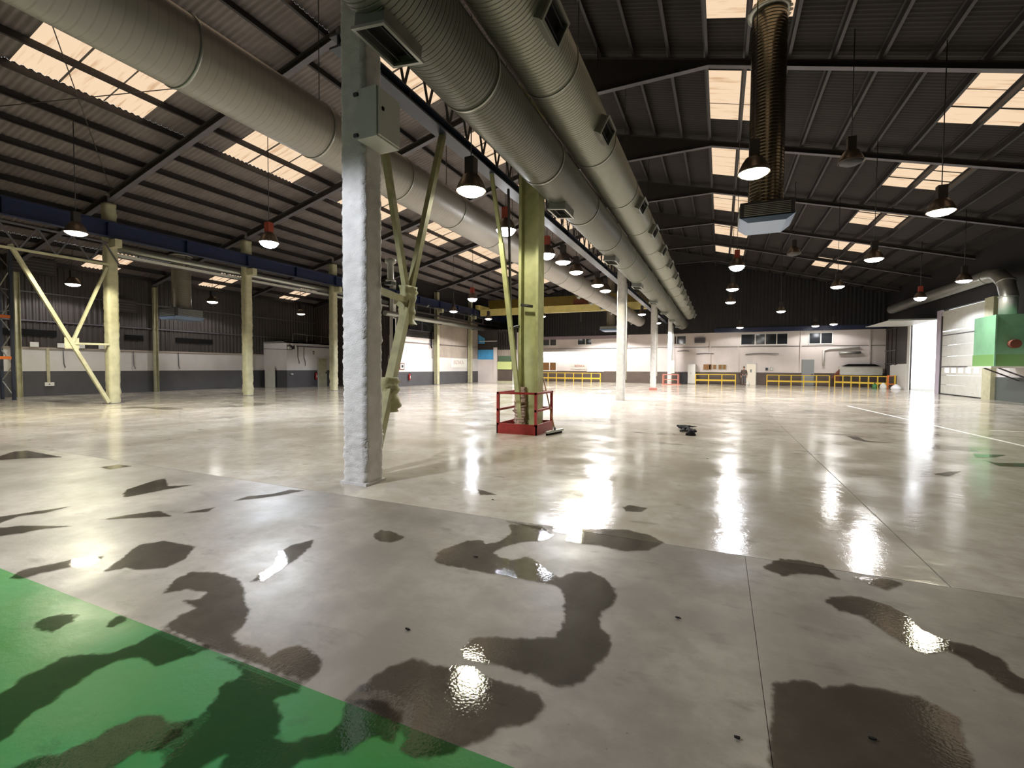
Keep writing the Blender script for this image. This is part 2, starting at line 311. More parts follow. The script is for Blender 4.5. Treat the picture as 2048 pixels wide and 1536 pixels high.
# roof planes
RX, RZ, RS, LS = -5.1, 13.1, .267, .247
def roof(x): return RZ-RS*(x-RX) if x >= RX else RZ-LS*(RX-x)
XL, XR, YB, YF = -31.0, 13.1, -12.0, 50.3
FR = [4.81+6*n for n in range(0,8)]
PUDDLES=[
('dark wet band running across the green paint',[(-3.167,0.863),(-3.084,0.981),(-3.151,1.090),(-3.151,1.166),(-3.176,1.257),(-3.135,1.297),(-2.994,1.361),(-2.955,1.468),(-2.983,1.550),(-2.977,1.641),(-2.751,1.632),(-2.551,1.630),(-2.568,1.556),(-2.627,1.466),(-2.661,1.410),(-2.797,1.430),(-2.883,1.369),(-2.891,1.266),(-2.847,1.157),(-2.836,1.110),(-2.788,1.036),(-2.798,0.986),(-2.771,0.940),(-2.712,0.898),(-2.683,0.810),(-2.734,0.740)]),
('large dark wet patch on the green paint beside the paint edge',[(-2.429,1.598),(-2.246,1.619),(-2.092,1.630),(-1.850,1.638),(-1.821,1.573),(-1.885,1.514),(-1.876,1.483),(-1.787,1.446),(-1.726,1.401),(-1.680,1.341),(-1.595,1.341),(-1.556,1.398),(-1.488,1.454),(-1.482,1.512),(-1.564,1.625),(-1.431,1.701),(-1.283,1.675),(-1.215,1.526),(-1.307,1.524),(-1.351,1.465),(-1.336,1.410),(-1.426,1.357),(-1.489,1.293),(-1.487,1.239),(-1.744,1.122),(-1.762,1.193),(-1.798,1.194),(-1.810,1.148),(-1.811,1.081),(-1.943,1.021),(-1.965,1.089),(-2.073,1.100),(-2.110,1.172),(-2.089,1.222),(-2.088,1.279),(-2.121,1.371),(-2.151,1.423),(-2.178,1.436),(-2.192,1.473),(-2.164,1.559),(-2.271,1.588)]),
('muddy wet patch at the near corner of the green paint',[(-2.466,0.795),(-2.470,0.860),(-2.393,0.918),(-2.362,1.005),(-2.358,1.114),(-2.313,1.177),(-2.249,1.214),(-2.164,1.202),(-2.122,1.242),(-2.093,1.263),(-2.063,1.180),(-2.054,1.090),(-2.126,1.063),(-2.138,1.022),(-2.101,0.960)]),
('small dark splash on the green paint',[(-3.749,1.353),(-3.766,1.401),(-3.745,1.467),(-3.634,1.503),(-3.570,1.449),(-3.556,1.401),(-3.529,1.350),(-3.669,1.324)]),
('tiny dark splash near the green paint edge',[(-3.330,1.518),(-3.399,1.597),(-3.343,1.628),(-3.290,1.591),(-3.283,1.519)]),
('arched brown puddle touching the green paint',[(-3.462,1.899),(-3.610,2.072),(-3.622,2.190),(-3.469,2.260),(-3.212,2.256),(-3.001,2.164),(-2.898,2.073),(-2.726,1.994),(-2.591,1.857),(-2.562,1.767),(-2.456,1.719),(-2.305,1.742),(-2.173,1.694),(-2.186,1.774),(-2.131,1.844),(-2.030,1.845),(-1.914,1.812),(-1.849,1.722),(-1.846,1.649),(-2.061,1.644),(-2.281,1.645),(-2.540,1.635),(-2.774,1.645),(-3.008,1.652),(-3.048,1.758),(-3.058,1.872),(-3.226,1.890),(-3.149,1.958),(-3.201,2.036),(-3.376,2.009)]),
('streaky damp smear left of the column',[(-4.230,1.909),(-4.360,2.073),(-4.584,2.329),(-4.505,2.480),(-4.122,2.515),(-3.924,2.322),(-3.889,2.153),(-4.031,2.044),(-4.168,2.024)]),
('narrow damp streak above the green paint',[(-4.712,1.564),(-4.827,1.677),(-4.763,1.794),(-4.718,1.955),(-4.561,2.077),(-4.466,1.931),(-4.571,1.838),(-4.628,1.704),(-4.624,1.605)]),
('damp patch on the concrete left of the column',[(-6.592,3.196),(-6.779,3.336),(-6.983,3.750),(-6.984,3.890),(-6.505,3.648),(-6.280,3.818),(-6.354,3.537),(-6.374,3.298),(-6.401,3.125)]),
('thin damp streak beside the column joint',[(-5.111,3.577),(-5.143,3.769),(-4.964,3.962),(-4.942,4.202),(-4.747,4.235),(-4.824,3.973),(-4.961,3.749)]),
('long damp streak at the left edge',[(-6.262,1.912),(-6.265,2.031),(-6.158,2.150),(-5.708,2.338),(-5.859,2.199),(-5.888,2.053),(-6.021,1.836)]),
('pale damp streak at the left edge',[(-6.711,2.051),(-6.726,2.183),(-6.634,2.405),(-6.523,2.677),(-6.479,2.436),(-6.582,2.266),(-6.459,2.095),(-6.524,1.993)]),
('dark pointed damp patch far left',[(-11.195,3.447),(-11.201,3.661),(-11.566,3.952),(-11.504,4.107),(-10.140,4.061),(-10.543,3.760),(-10.730,3.505)]),
('small damp mark in mid floor',[(-8.631,3.903),(-8.616,4.127),(-8.298,4.150),(-8.327,3.875)]),
('faint damp streak left of centre',[(-5.694,2.563),(-5.594,2.808),(-5.487,2.984),(-5.159,2.930),(-5.388,2.783)]),
('faint short damp streak',[(-5.171,3.047),(-5.067,3.313),(-4.975,3.181)]),
('S-shaped upper part of the large puddle',[(-2.081,3.134),(-2.146,3.319),(-2.095,3.483),(-2.044,3.631),(-1.935,3.682),(-1.862,3.615),(-1.769,3.733),(-1.774,3.998),(-1.901,4.188),(-1.584,4.262),(-1.380,4.070),(-1.450,3.906),(-1.620,3.777),(-1.723,3.561),(-1.716,3.473),(-1.616,3.412),(-1.507,3.399),(-1.438,3.515),(-1.325,3.484),(-1.240,3.365),(-1.151,3.313),(-1.060,3.267),(-0.984,3.409),(-0.878,3.458),(-0.762,3.404),(-0.666,3.283),(-0.619,3.152),(-0.622,3.011),(-0.673,2.909),(-0.632,2.735),(-0.558,2.660),(-0.532,2.590),(-0.543,2.451),(-0.597,2.225),(-0.669,2.139),(-0.749,2.141),(-0.839,2.163),(-0.921,2.158),(-1.012,2.167),(-1.123,2.142),(-1.226,2.140),(-1.279,2.209),(-1.275,2.311),(-1.163,2.383),(-1.065,2.407),(-0.955,2.458),(-0.841,2.531),(-0.841,2.640),(-0.859,2.773),(-0.906,2.881),(-0.926,2.983),(-1.012,3.123),(-1.089,3.136),(-1.312,3.134),(-1.539,3.116),(-1.786,3.113),(-1.985,3.098)]),
('dark lower lobe of the large puddle reflecting a lamp',[(-1.580,1.617),(-1.579,1.717),(-1.568,1.798),(-1.547,1.905),(-1.473,2.018),(-1.340,2.017),(-1.263,2.044),(-1.150,2.087),(-1.061,2.045),(-0.956,2.046),(-0.876,2.052),(-0.793,2.046),(-0.712,1.985),(-0.719,1.905),(-0.764,1.835),(-0.846,1.774),(-0.889,1.681),(-0.954,1.603),(-0.997,1.543),(-1.092,1.495),(-1.167,1.507),(-1.175,1.568),(-1.287,1.622),(-1.410,1.628),(-1.547,1.632)]),
('round damp spot',[(-2.901,3.364),(-2.937,3.514),(-2.789,3.526),(-2.616,3.443),(-2.636,3.306),(-2.774,3.292)]),
('wet strip along the floor joint',[(-1.954,4.259),(-1.597,4.298),(-1.282,4.295),(-1.086,4.410),(-0.796,4.521),(-0.556,4.453),(-0.440,4.324),(-0.539,4.086),(-0.715,3.982),(-0.955,4.021),(-1.118,3.985),(-1.231,4.008),(-1.265,4.178),(-1.546,4.161)]),
('small oval damp spot beyond the joint',[(-0.968,5.240),(-0.903,5.351),(-0.710,5.322),(-0.766,5.145),(-0.904,5.117)]),
('small damp triangle beyond the joint',[(-2.808,5.233),(-2.469,5.096),(-2.659,5.007)]),
('elongated puddle reflecting a skylight',[(0.676,3.685),(0.716,3.757),(0.886,3.854),(1.021,3.808),(1.109,3.715),(1.116,3.536),(1.195,3.435),(1.339,3.424),(1.416,3.340),(1.407,3.185),(1.453,3.127),(1.396,2.999),(1.324,3.030),(1.282,3.149),(1.223,3.275),(1.180,3.327),(1.071,3.218),(1.003,3.271),(0.944,3.373),(0.897,3.465),(0.857,3.552),(0.735,3.576)]),
('dark rectangular wet patch at the near right',[(0.266,2.586),(0.369,2.671),(0.463,2.685),(0.489,2.659),(0.602,2.739),(0.725,2.767),(0.800,2.764),(0.896,2.781),(0.953,2.737),(1.010,2.682),(0.956,2.511),(0.952,2.417),(0.919,2.329),(0.210,2.007),(0.226,2.221),(0.250,2.384)]),
('damp stain under the joint on the right',[(0.336,4.108),(0.475,4.349),(0.616,4.387),(0.776,4.360),(0.840,4.112),(0.708,4.139),(0.578,4.102),(0.456,4.001)]),
('mottled damp stain under the joint',[(0.948,4.205),(1.183,4.270),(1.260,4.242),(1.111,4.052),(1.029,4.115)]),
('thin wavy damp streak far right',[(2.736,13.136),(2.943,13.029),(2.942,12.443),(3.364,12.289),(2.894,12.237),(2.745,12.535)]),
('flat dark damp patch at the right',[(4.340,11.390),(4.853,11.505),(4.521,11.093),(4.203,10.940)]),
('black wet crack line at the right edge',[(4.189,10.694),(4.256,10.433),(4.831,10.665),(4.630,10.217),(4.181,10.103)]),
('hooked damp patch at the right',[(2.952,8.900),(3.241,9.214),(3.427,9.339),(3.065,8.784)]),
('thin bright puddle mirroring the red-topped lamp',[(-3.074,2.260),(-3.133,2.415),(-3.181,2.571),(-3.356,2.735),(-3.377,2.888),(-3.323,3.058),(-3.216,2.935),(-3.108,2.699),(-3.060,2.492),(-3.017,2.306)])]
DEBRIS=[(-0.213,3.039,'small dark chip on the floor between the big puddle and the long right puddle'),(-1.804,3.335,'dark flake lying in the upper lobe of the large puddle'),(0.097,2.141,'pale-rimmed chip left of the dark rectangular wet patch'),(0.618,2.372,'black flake inside the dark rectangular wet patch'),(-0.170,8.691,'tiny dark chip beyond the floor joint near the rag heap'),(-1.668,2.232,'dark chip on the floor below the round damp spot'),(-2.422,4.882,'dark flake just beyond the floor joint in the middle')]

# ================================================================== FLOOR
floor = sempty('floor')
bx(XL-.2, YB-.2, -.3, XR+.2, YF+.2, -.012).build('screed', M['joint'], floor)
xs = [-31, -22.6, -16.6, -10.55, -4.5, 1.55, 7.6, 13.1]; ysl = [-12, 4.3, 16.3, 28.3, 40.3, 50.3]
xm_, xn_ = [-31,-19.25,-8.85,1.55,11.95,13.1], [-31,-9.8,.22,13.1]
for j in range(5):
    xs = xn_ if j == 0 else xm_
    for i in range(len(xs)-1):
        g = .006 if j else .0015
        bx(xs[i]+g, ysl[j]+g, -.012, xs[i+1]-g, ysl[j+1]-g, 0).build('slab', M['floor_near'] if j == 0 else M['floor'], floor)
bx(-22.4, -.9, 0, 12.9, 1.62, .002).build('painted_strip', M['green_paint'], floor, label='green painted floor strip in the foreground')
mb = MB()
for (x0,y0),(x1,y1) in [((5.0,24.0),(5.9,11.0)),((6.4,16.0),(11.5,16.6))]:
    mb.bar((x0,y0,.001),(x1,y1,.001), .09, .002)
mb.build('painted_line', M['white'], floor, label='thin white painted guide line')

def puddle(label, poly):
    p = np.array(poly); lo = p.min(0)-.12; hi = p.max(0)+.12
    st = max(.014, max(hi-lo)/170)
    gx = np.arange(lo[0], hi[0]+st, st); gy = np.arange(lo[1], hi[1]+st, st)
    X, Y = np.meshgrid(gx, gy, indexing='ij'); n = len(p)
    ins = np.zeros(X.shape, bool); dm = np.full(X.shape, 1e9)
    for k in range(n):
        a, b = p[k], p[(k+1)%n]
        c = ((a[1] > Y) != (b[1] > Y))
        xx = (b[0]-a[0])*(Y-a[1])/((b[1]-a[1]) if b[1] != a[1] else 1e-9)+a[0]
        ins ^= c & (X < xx)
        d = b-a; t = np.clip(((X-a[0])*d[0]+(Y-a[1])*d[1])/max(d@d,1e-12), 0, 1)
        dm = np.minimum(dm, np.hypot(X-a[0]-t*d[0], Y-a[1]-t*d[1]))
    sd = np.where(ins, dm, -dm)
    wd = .04 if max(hi-lo) < 3 else .09
    att = np.clip(sd/wd*.5+.12, -1, 1)
    keep = att > -.75
    idx = -np.ones(X.shape, int); vs = []; av = []; fs = []
    cell = keep[:-1,:-1] & keep[1:,:-1] & keep[:-1,1:] & keep[1:,1:]
    for i, j in zip(*np.nonzero(cell)):
        q = []
        for a, b in ((i,j),(i+1,j),(i+1,j+1),(i,j+1)):
            if idx[a,b] < 0: idx[a,b] = len(vs); vs.append((gx[a],gy[b],.0042)); av.append(att[a,b])
            q.append(int(idx[a,b]))
        fs.append(tuple(q))
    me = bpy.data.meshes.new('puddle'); me.from_pydata(vs, [], fs); me.materials.append(M['wet'])
    at = me.attributes.new('depth', 'FLOAT', 'POINT'); at.data.foreach_set('value', np.array(av, np.float32))
    o = bpy.data.objects.new('puddle', me); COL.objects.link(o); o.parent = floor; o['label'] = label
for lab, poly in PUDDLES: puddle(lab, poly)

# ================================================================== CEILING
ceiling = sempty('ceiling')
PITCH, AMP = .177, .026
def wave_strip(mb, x0, x1, y0, y1, dz=0):
    n = max(1, int(round((y1-y0)/PITCH*4)))
    vs = []
    for k in range(n+1):
        y = y0+(y1-y0)*k/n; z = AMP*math.sin(2*PI*y/PITCH)+dz
        vs += [(x0,y,roof(x0)+z),(x1,y,roof(x1)+z)]
    mb.add(vs, [(2*k,2*k+1,2*k+3,2*k+2) for k in range(n)], True)
PR = [-4.13+1.165*k for k in range(15)]          # purlin lines right of the ridge
PLs = [-17.97+1.165*k for k in range(-11,11)]    # left of the ridge, side aisle included
xsR = [RX]+PR+[XR+.3]; xsL = [XL-.3]+PLs+[RX]
def lights_of(x0, x1):
    """y ranges of translucent panels in the sheet bay x0..x1"""
    xm = (x0+x1)/2; out = []
    if -18.0 < xm < -15.6 or -11.0 < xm < -8.6: off, ln = 1.5, 3.25
    elif -30.8 < xm < -28.4: off, ln = 2.5, 1.5
    elif 6.3 < xm < 8.7: off, ln = .72, 3.1
    elif -.65 < xm < 1.72: off, ln = 1.0, 3.4
    else: return out
    for y in FR+[FR[0]-6]:
        if y+off+ln < YF: out.append((y+off, y+off+ln))
    return sorted(out)
for X, sn in ((xsL,'sheet'), (xsR,'sheet_brown_shaded')):
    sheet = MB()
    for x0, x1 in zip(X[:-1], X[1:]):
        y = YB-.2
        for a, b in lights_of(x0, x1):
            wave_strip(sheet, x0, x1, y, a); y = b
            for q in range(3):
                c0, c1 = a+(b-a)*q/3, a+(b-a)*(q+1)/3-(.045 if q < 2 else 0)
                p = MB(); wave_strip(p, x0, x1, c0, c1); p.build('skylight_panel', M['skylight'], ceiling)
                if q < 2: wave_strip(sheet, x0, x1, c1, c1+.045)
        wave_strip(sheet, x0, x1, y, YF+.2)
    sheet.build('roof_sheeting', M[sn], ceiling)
for x in PLs+PR:
    z = roof(x)-AMP
    MB().prism([(x-.006,z-.23),(x+.08,z-.23),(x+.08,z-.205),(x+.006,z-.215),(x+.006,z),(x-.065,z),(x-.065,z-.014),(x-.006,z-.012)], YB, YF).build('purlin', M['purlin'], ceiling)
# roof bracing rods of the first left bays
for k, (a, b) in enumerate([((-22.4,4.95),(-13.6,10.7)),((-22.4,10.7),(-13.6,4.95)),((-13.4,4.95),(-6,10.7))]):
    MB().tube([(a[0],a[1],roof(a[0])-.24),(b[0],b[1],roof(b[0])-.24)], .014, 6).build('bracing_rod', M['steel_dark'], ceiling)

# rafters
ORD = ['nearest the camera','second from the camera','third from the camera','fourth from the camera','fifth from the camera','sixth from the camera','seventh from the camera','farthest from the camera']
def rafter(y, pts, label, group):
    """pts: (x, z_bottom_of_flange); top follows the purlins"""
    r = thing('rafter', label, 'beam', (pts[0][0], y, roof(pts[0][0])-.4), group)
    web = MB(); top = [(x, roof(x)-.265) for x,_ in pts]
    web.prism([(x,z) for x,z in pts]+top[::-1], y-.006, y+.006); web.build('web', M['steel_dark'], r)
    bf = MB(); tf = MB()
    for (a,za),(b,zb) in zip(pts[:-1], pts[1:]): bf.bar((a,y,za),(b,y,zb), .2, .018)
    for (a,za),(b,zb) in zip(top[:-1], top[1:]): tf.bar((a,y,za),(b,y,zb), .2, .016)
    bf.build('bottom_flange', M['steel_grey'], r); tf.build('top_flange', M['steel_dark'], r)
for n, y in enumerate(FR):
    if n >= 1:
        rafter(y, [(-22.7,roof(-22.7)-.53),(-9.7,roof(-9.7)-.5),(-5.15,11.35)], 'dark steel rafter rising from the left column row to the ridge, '+ORD[n-1], 'rafters over the left bay')
    if n >= 2:
        rafter(y, [(13.0,roof(13)-.47),(-.54,roof(-.54)-.47),(-5.05,11.38)], 'dark steel rafter kinked at its haunch over the right bay, '+ORD[n-2], 'rafters over the right bay')
    if 1 <= n <= 4:
        rafter(y, [(-22.9,roof(-22.9)-.5),(-30.9,roof(-30.9)-.42)], 'dim rafter over the left side aisle behind the blue beam, '+ORD[n-1], 'rafters over the side aisle')

# ================================================================== WALLS
def clad(mb, a, b, zbot, ztop, pitch=.25, depth=.035, prof=(0,.3,.5,.8)):
    """trapezoidal sheet standing between plan points a and b; ztop(x,y)"""
    a, b = Vector((*a,0)), Vector((*b,0)); d = b-a; L = d.length; d.normalize(); nrm = Vector((-d.y,d.x,0))
    vs = []; k = 0; t = 0.0
    while True:
        for q, (f, o) in enumerate(zip(prof, (0,0,1,1))):
            s = min(L, (k+f)*pitch); p = a+d*s+nrm*depth*o; vs += [(p.x,p.y,zbot),(p.x,p.y,ztop(p.x,p.y))]
        k += 1
        if k*pitch > L: break
    p = a+d*L; vs += [(p.x,p.y,zbot),(p.x,p.y,ztop(p.x,p.y))]
    mb.add(vs, [(2*i,2*i+1,2*i+3,2*i+2) for i in range(len(vs)//2-1)])
rf = lambda x, y: roof(x)+.05
# left wall of the aisle
wl = struct('wall_left', bx(XL-.25,YB,0,XL,28.9,2.36), M['wall_white'])
bx(XL,YB,0,XL+.012,24.15,1.25).build('wainscot', M['wainscot'], wl)
bx(XL,YB,2.36,XL+.05,28.9,2.44).build('ledge', M['clad_beige'], wl)
mb = MB(); clad(mb, (XL,28.9), (XL,YB), 2.36, rf); mb.build('cladding', M['clad_brown'], wl)
bx(XL-.3,YB,2.3,XL-.12,28.9,6.9).build('backing', M['clad_dark'], wl)
for y in FR[:4]:
    MB().ibeam((XL+.16,y+.0,0),(XL+.16,y+.001,6.2),.2,.2).build('wall_post', M['cream'], wl)
for y0, y1 in ((10.3,12.3),(15.3,16.2),(18.0,20.3)): bx(XL+.05,y0,3.0,XL+.09,y1,3.3).build('vent', M['black'], wl)
for z in (3.7, 5.1):
    bx(XL+.04,YB,z,XL+.12,28.9,z+.06).build('girt', M['steel_grey'], wl)
# office block standing in the aisle end
wo = struct('wall_office', bx(-28.9,24.15,0,-28.6,28.9,3.34), M['wall_white'])
bx(XL,24.15,0,-28.9,24.4,3.3).build('front_face', M['wall_white'], wo)
bx(XL,24.15,3.25,-28.6,28.9,3.34).build('roof_slab', M['offwhite'], wo)
bx(-28.6,24.14,0,-28.588,28.9,1.26).build('wainscot', M['wainscot'], wo)
bx(XL,24.138,0,-28.588,24.15,1.26).build('wainscot', M['wainscot'], wo)
bx(-28.6,24.14,3.0,-28.5,28.9,3.08).build('cable_duct', M['steel_grey'], wo)
d1 = struct('door_1', bx(-28.6,27.0,0,-28.56,27.86,2.2), mat('green_grey_door','#b9bfa8',.45))
bx(-28.56,27.03,.02,-28.545,27.83,2.16).build('door_leaf', M['cream'], d1); bx(-28.545,27.72,1.0,-28.5,27.78,1.12).build('door_handle', M['dgrey'], d1)
bx(-28.6,26.92,0,-28.54,27.0,2.28).build('door_frame', M['offwhite'], d1)
# partition closing the aisle behind the block
wp = struct('wall_partition', bx(XL,28.95,0,-23.05,29.1,7.0), M['clad_dark'])
mb = MB(); clad(mb, (-23.1,28.93), (XL,28.93), 0, rf); mb.build('cladding', mat('partition_cladding','#3d342f',.7,var=.2,vscale=.6), wp)
bx(-23.2,28.9,6.2,-23.05,43,9.0).build('upper_wall', M['clad_dark'], wp)
bx(-23.4,43,0,-23.1,50.4,9.0).build('upper_wall', M['clad_dark'], wp)
# wall between the left columns, far part
ww = struct('wall_side', bx(-23.35,28.9,0,-23.1,43,2.42), M['wall_white'])
bx(-23.1,28.9,0,-23.088,43,1.16).build('wainscot', M['wainscot'], ww)
bx(-23.3,28.9,2.42,-23.12,35.0,4.0).build('upper_band', M['wall_pink'], ww)
mb = MB(); clad(mb, (-23.12,43.0), (-23.12,35.0), 2.42, lambda x,y: 6.3, .2, .03); mb.build('cladding', M['clad_beige'], ww)
bx(-23.3,28.9,4.0,-23.14,35.0,4.55).build('louvre_band', M['clad_brown'], ww)
for k in range(6): bx(-23.14,29.2,4.05+k*.08,-23.09,34.8,4.075+k*.08).build('louvre', M['clad_brown'], ww)
bx(-23.35,28.9,4.55,-23.22,43,6.5).build('backing', M['clad_dark'], ww)
w1 = sempty('window_1', (-23.15,33,5))
bx(-23.2,31.3,4.62,-23.16,34.9,5.42).build('pane', M['glass'], w1); bx(-23.16,31.2,4.55,-23.1,34.95,4.62).build('window_frame', M['steel_grey'], w1)
bx(-23.16,33.0,4.62,-23.1,33.08,5.42).build('mullion', M['steel_grey'], w1); bx(-23.16,31.2,5.42,-23.1,34.95,5.48).build('window_frame', M['steel_grey'], w1)
# recessed corner with the pink wall and the lime panel
wk = struct('wall_corner', bx(-23.1,43,0,-21.25,43.2,2.36), M['wall_pink'])
bx(-23.1,43.02,3.35,-18.75,43.2,5.4).build('upper_wall', M['clad_brown'], wk)
mb = MB(); clad(mb, (-21.25,43.03), (-23.1,43.03), 2.36, lambda x,y: 3.38, .16, .03); mb.build('blue_cladding', M['bluesheet'], wk)
mb = MB(); clad(mb, (-22.3,43.0), (-23.05,43.0), 4.0, lambda x,y: 4.95-(-22.3-x<0 and 0 or 0)-max(0,(x+23.05))*.55, .16, .03); mb.build('blue_cladding', M['bluesheet'], wk)
bx(-21.25,42.9,0,-20.85,43.2,3.6).build('door_post', M['wall_pink'], wk)
mb = MB(); clad(mb, (-18.8,43.05), (-20.85,43.05), 2.7, lambda x,y: 5.2, .2, .03); mb.build('cladding', M['clad_beige'], wk)
bx(-20.85,43.1,0,-19.1,43.2,2.72).build('back_panel', M['wainscot_brown'], wk)
MB().prism([(-20.72,2.72),(-19.2,2.72),(-19.3,2.18),(-20.6,2.18)], 42.9, 43.08).build('tarpaulin', M['greendark'], wk)
bx(-20.83,42.95,1.35,-19.22,43.08,2.15).build('lime_panel', M['greenwall'], wk)
bx(-20.85,42.9,0,-19.1,43.1,.18).build('kerb', M['cream'], wk)
bx(-19.1,42.9,0,-18.8,43.2,2.45).build('white_post', M['white'], wk)
bx(-22.9,42.9,4.2,-20.9,43.02,4.28).build('rail', M['white'], wk)
bx(-18.95,43.2,0,-18.8,YF,5.1).build('return_wall', M['wall_pink'], wk)
# far wall
wf = struct('wall_far', bx(-19,YF,0,XR,YF+.25,5.08), M['wall_pink'])
bx(-19,YF-.012,0,XR,YF,1.2).build('wainscot', M['wainscot_brown'], wf)
bx(-19,YF-.05,3.66,XR,YF,3.7).build('conduit', M['steel_dark'], wf)
mb = MB(); clad(mb, (XR,YF), (-23.1,YF), 5.08, rf, .3, .04); mb.build('gable_cladding', M['clad_dark'], wf)
bx(-23.2,YF+.1,0,XR+.3,YF+.3,12.9).build('backing', M['clad_dark'], wf)
bx(-.6,YF-.16,5.08,XR,YF-.02,5.5).build('blue_header', M['blue'], wf)
bx(-19,YF-.1,4.72,-9,YF,5.06).build('dark_header', mat('mauve_header','#8f8088',.6), wf)
for x in (-9.2,-4.4,-1.0,1.5,6.7,11.9): bx(x,YF-.08,1.2,x+.12,YF,5.08).build('wall_pilaster', M['wall_pink'], wf)
for x0,x1,z in ((-2.2,-.6,3.0),(2.2,5.0,2.95),(-4.0,-2.9,3.3)): MB().tube([(x0,YF-.08,z),((x0+x1)/2,YF-.08,z+.06),(x1,YF-.08,z)], .035, 6).build('pipe', M['steel_grey'], wf)
MB().tube([(8.55,YF-.1,1.9),(8.55,YF-.1,3.25),(9.0,YF-.1,3.4),(11.2,YF-.1,3.48)], .09, 8).build('pipe', M['white'], wf)
MB().tube([(9.7,YF-.15,3.0),(11.3,YF-.15,3.05)], .12, 8).build('pipe', M['galv'], wf)
def window(n, x0, z0, x1, z1, mull, pane, frame=None, y=YF):
    r = sempty('window_%d'%n, (x0,y,z0)); fr = frame or M['white']
    k = [x0]+mull+[x1]
    for a, b in zip(k[:-1], k[1:]): bx(a+.03,y-.03,z0+.03,b-.03,y-.012,z1-.03).build('pane', pane, r)
    for a, b in ((z0-.06,z0+.03),(z1-.03,z1+.06)): bx(x0-.06,y-.07,a,x1+.06,y,b).build('window_frame', fr, r)
    for a in k: bx(a-.04,y-.07,z0,a+.04,y,z1).build('mullion', fr, r)
    return r
window(2, -18.6, 4.05, -16.95, 4.85, [-17.75], M['glass'])
window(3, -14.5, 4.1, -12.9, 4.85, [-13.6], M['glass'])
window(4, -5.0, 4.0, -3.2, 4.85, [-4.1], M['glass'])
window(5, 1.77, 3.85, 5.7, 4.88, [3.0,3.85,4.8], M['glass'])
window(6, 7.38, 3.87, 9.2, 4.86, [8.3], M['glass'])
window(7, -18.6, 1.22, -16.95, 2.16, [-17.75], M['e_office'])
window(8, -13.35, 1.2, -11.57, 2.14, [], M['e_win'])
d2 = struct('door_2', bx(2.33,YF-.03,0,3.1,YF,2.0), M['e_door']); bx(2.27,YF-.07,0,2.33,YF,2.06).build('door_frame', M['offwhite'], d2); bx(3.1,YF-.07,0,3.16,YF,2.06).build('door_frame', M['offwhite'], d2)
bx(2.27,YF-.07,2.0,3.16,YF,2.06).build('door_frame', M['offwhite'], d2); bx(2.62,YF-.04,1.2,2.78,YF-.03,1.5).build('door_notice', M['grey_door'], d2)
d3 = struct('door_3', bx(6.89,YF-.06,0,7.85,YF,2.43), M['grey_door']); bx(6.95,YF-.08,.05,7.79,YF-.06,2.36).build('door_leaf', M['grey_door'], d3); bx(7.66,YF-.12,1.0,7.74,YF-.08,1.12).build('door_handle', M['dgrey'], d3)
# right wall
DY0, DY1, EY0, EY1 = 33.3, 38.9, 39.5, 45.0
wr = struct('wall_right', bx(XR,YB,0,XR+.25,DY0,2.45), M['wall_white'])
bx(XR-.012,YB,0,XR,32.4,1.2).build('wainscot', mat('wainscot_green_grey','#4d544f',.5), wr)
for a, b, z in ((DY1,EY0,0),(EY1,YF,0)): bx(XR,a,z,XR+.25,b,5.4).build('wall_panel', M['clad_brown'], wr)
bx(XR,DY0,5.4,XR+.25,EY1,9).build('wall_panel', M['clad_dark'], wr); bx(XR,EY0,4.95,XR+.25,EY1,5.4).build('wall_panel', M['clad_dark'], wr)
bx(XR,EY1,5.4,XR+.25,YF,9).build('wall_panel', M['clad_dark'], wr); bx(XR,YB,2.45,XR+.25,DY0,9).build('wall_panel', M['clad_dark'], wr)
bx(XR-.03,47.4,0,XR,YF,1.05).build('wainscot', M['wainscot_brown'], wr)
for y in (47.6,48.6,49.6): bx(XR-.06,y,1.9,XR,y+.08,5.2).build('stud', M['steel_dark'], wr)
for z in (2.0,3.1,4.9): bx(XR-.06,47.4,z,XR,YF,z+.07).build('girt', M['steel_grey'], wr)
bx(XR-.02,47.2,1.05,XR,48.9,1.95).build('white_panel', M['white'], wr)
bx(XR-.14,DY1,0,XR,EY0,5.4).build('door_post', M['lilac'], wr)
bx(XR-.2,32.4,0,XR,DY0,5.4).build('door_post', M['cream'], wr)
bx(XR-.1,EY1,0,XR,46.9,2.0).build('white_panel', M['white'], wr)
bx(XR-.06,EY1-.5,0,XR,EY1,4.95).build('door_post', M['white'], wr)
# sectional door, closed
d4 = sempty('door_4', (XR,36,0))
hs = [0,.62,1.22,1.76,2.4,3.1,3.74,3.98]
for a, b in zip(hs[:-1], hs[1:]):
    if abs(a-1.22) < .01:
        bx(XR-.06,DY0,a+.01,XR-.02,DY1,1.38).build('door_panel', M['offwhite'], d4); bx(XR-.06,DY0,1.68,XR-.02,DY1,b-.01).build('door_panel', M['offwhite'], d4)
        for k in range(5):
            y = 34.0+k*.92; bx(XR-.05,y,1.38,XR-.035,y+.62,1.68).build('pane', M['e_pane'], d4)
        for k in range(6):
            ya = DY0 if k == 0 else 34.0+(k-1)*.92+.62; yb = DY1 if k == 5 else 34.0+k*.92
            bx(XR-.06,ya,1.38,XR-.02,yb,1.68).build('door_panel', M['offwhite'], d4)
    else: bx(XR-.06,DY0,a+.01,XR-.02,DY1,b-.01).build('door_panel', M['offwhite'], d4)
bx(XR-.1,DY0,1.735,XR-.02,DY1,1.785).build('stiffener', M['steel_grey'], d4); bx(XR-.09,DY0+.1,3.72,XR-.02,DY1,3.77).build('stiffener', M['steel_grey'], d4)
bx(XR-.05,DY0,3.985,XR-.03,DY1,4.03).build('daylight_gap', M['e_strip'], d4)
bx(XR-.06,DY0,4.05,XR-.02,DY1,5.3).build('top_panel', M['offwhite'], d4)
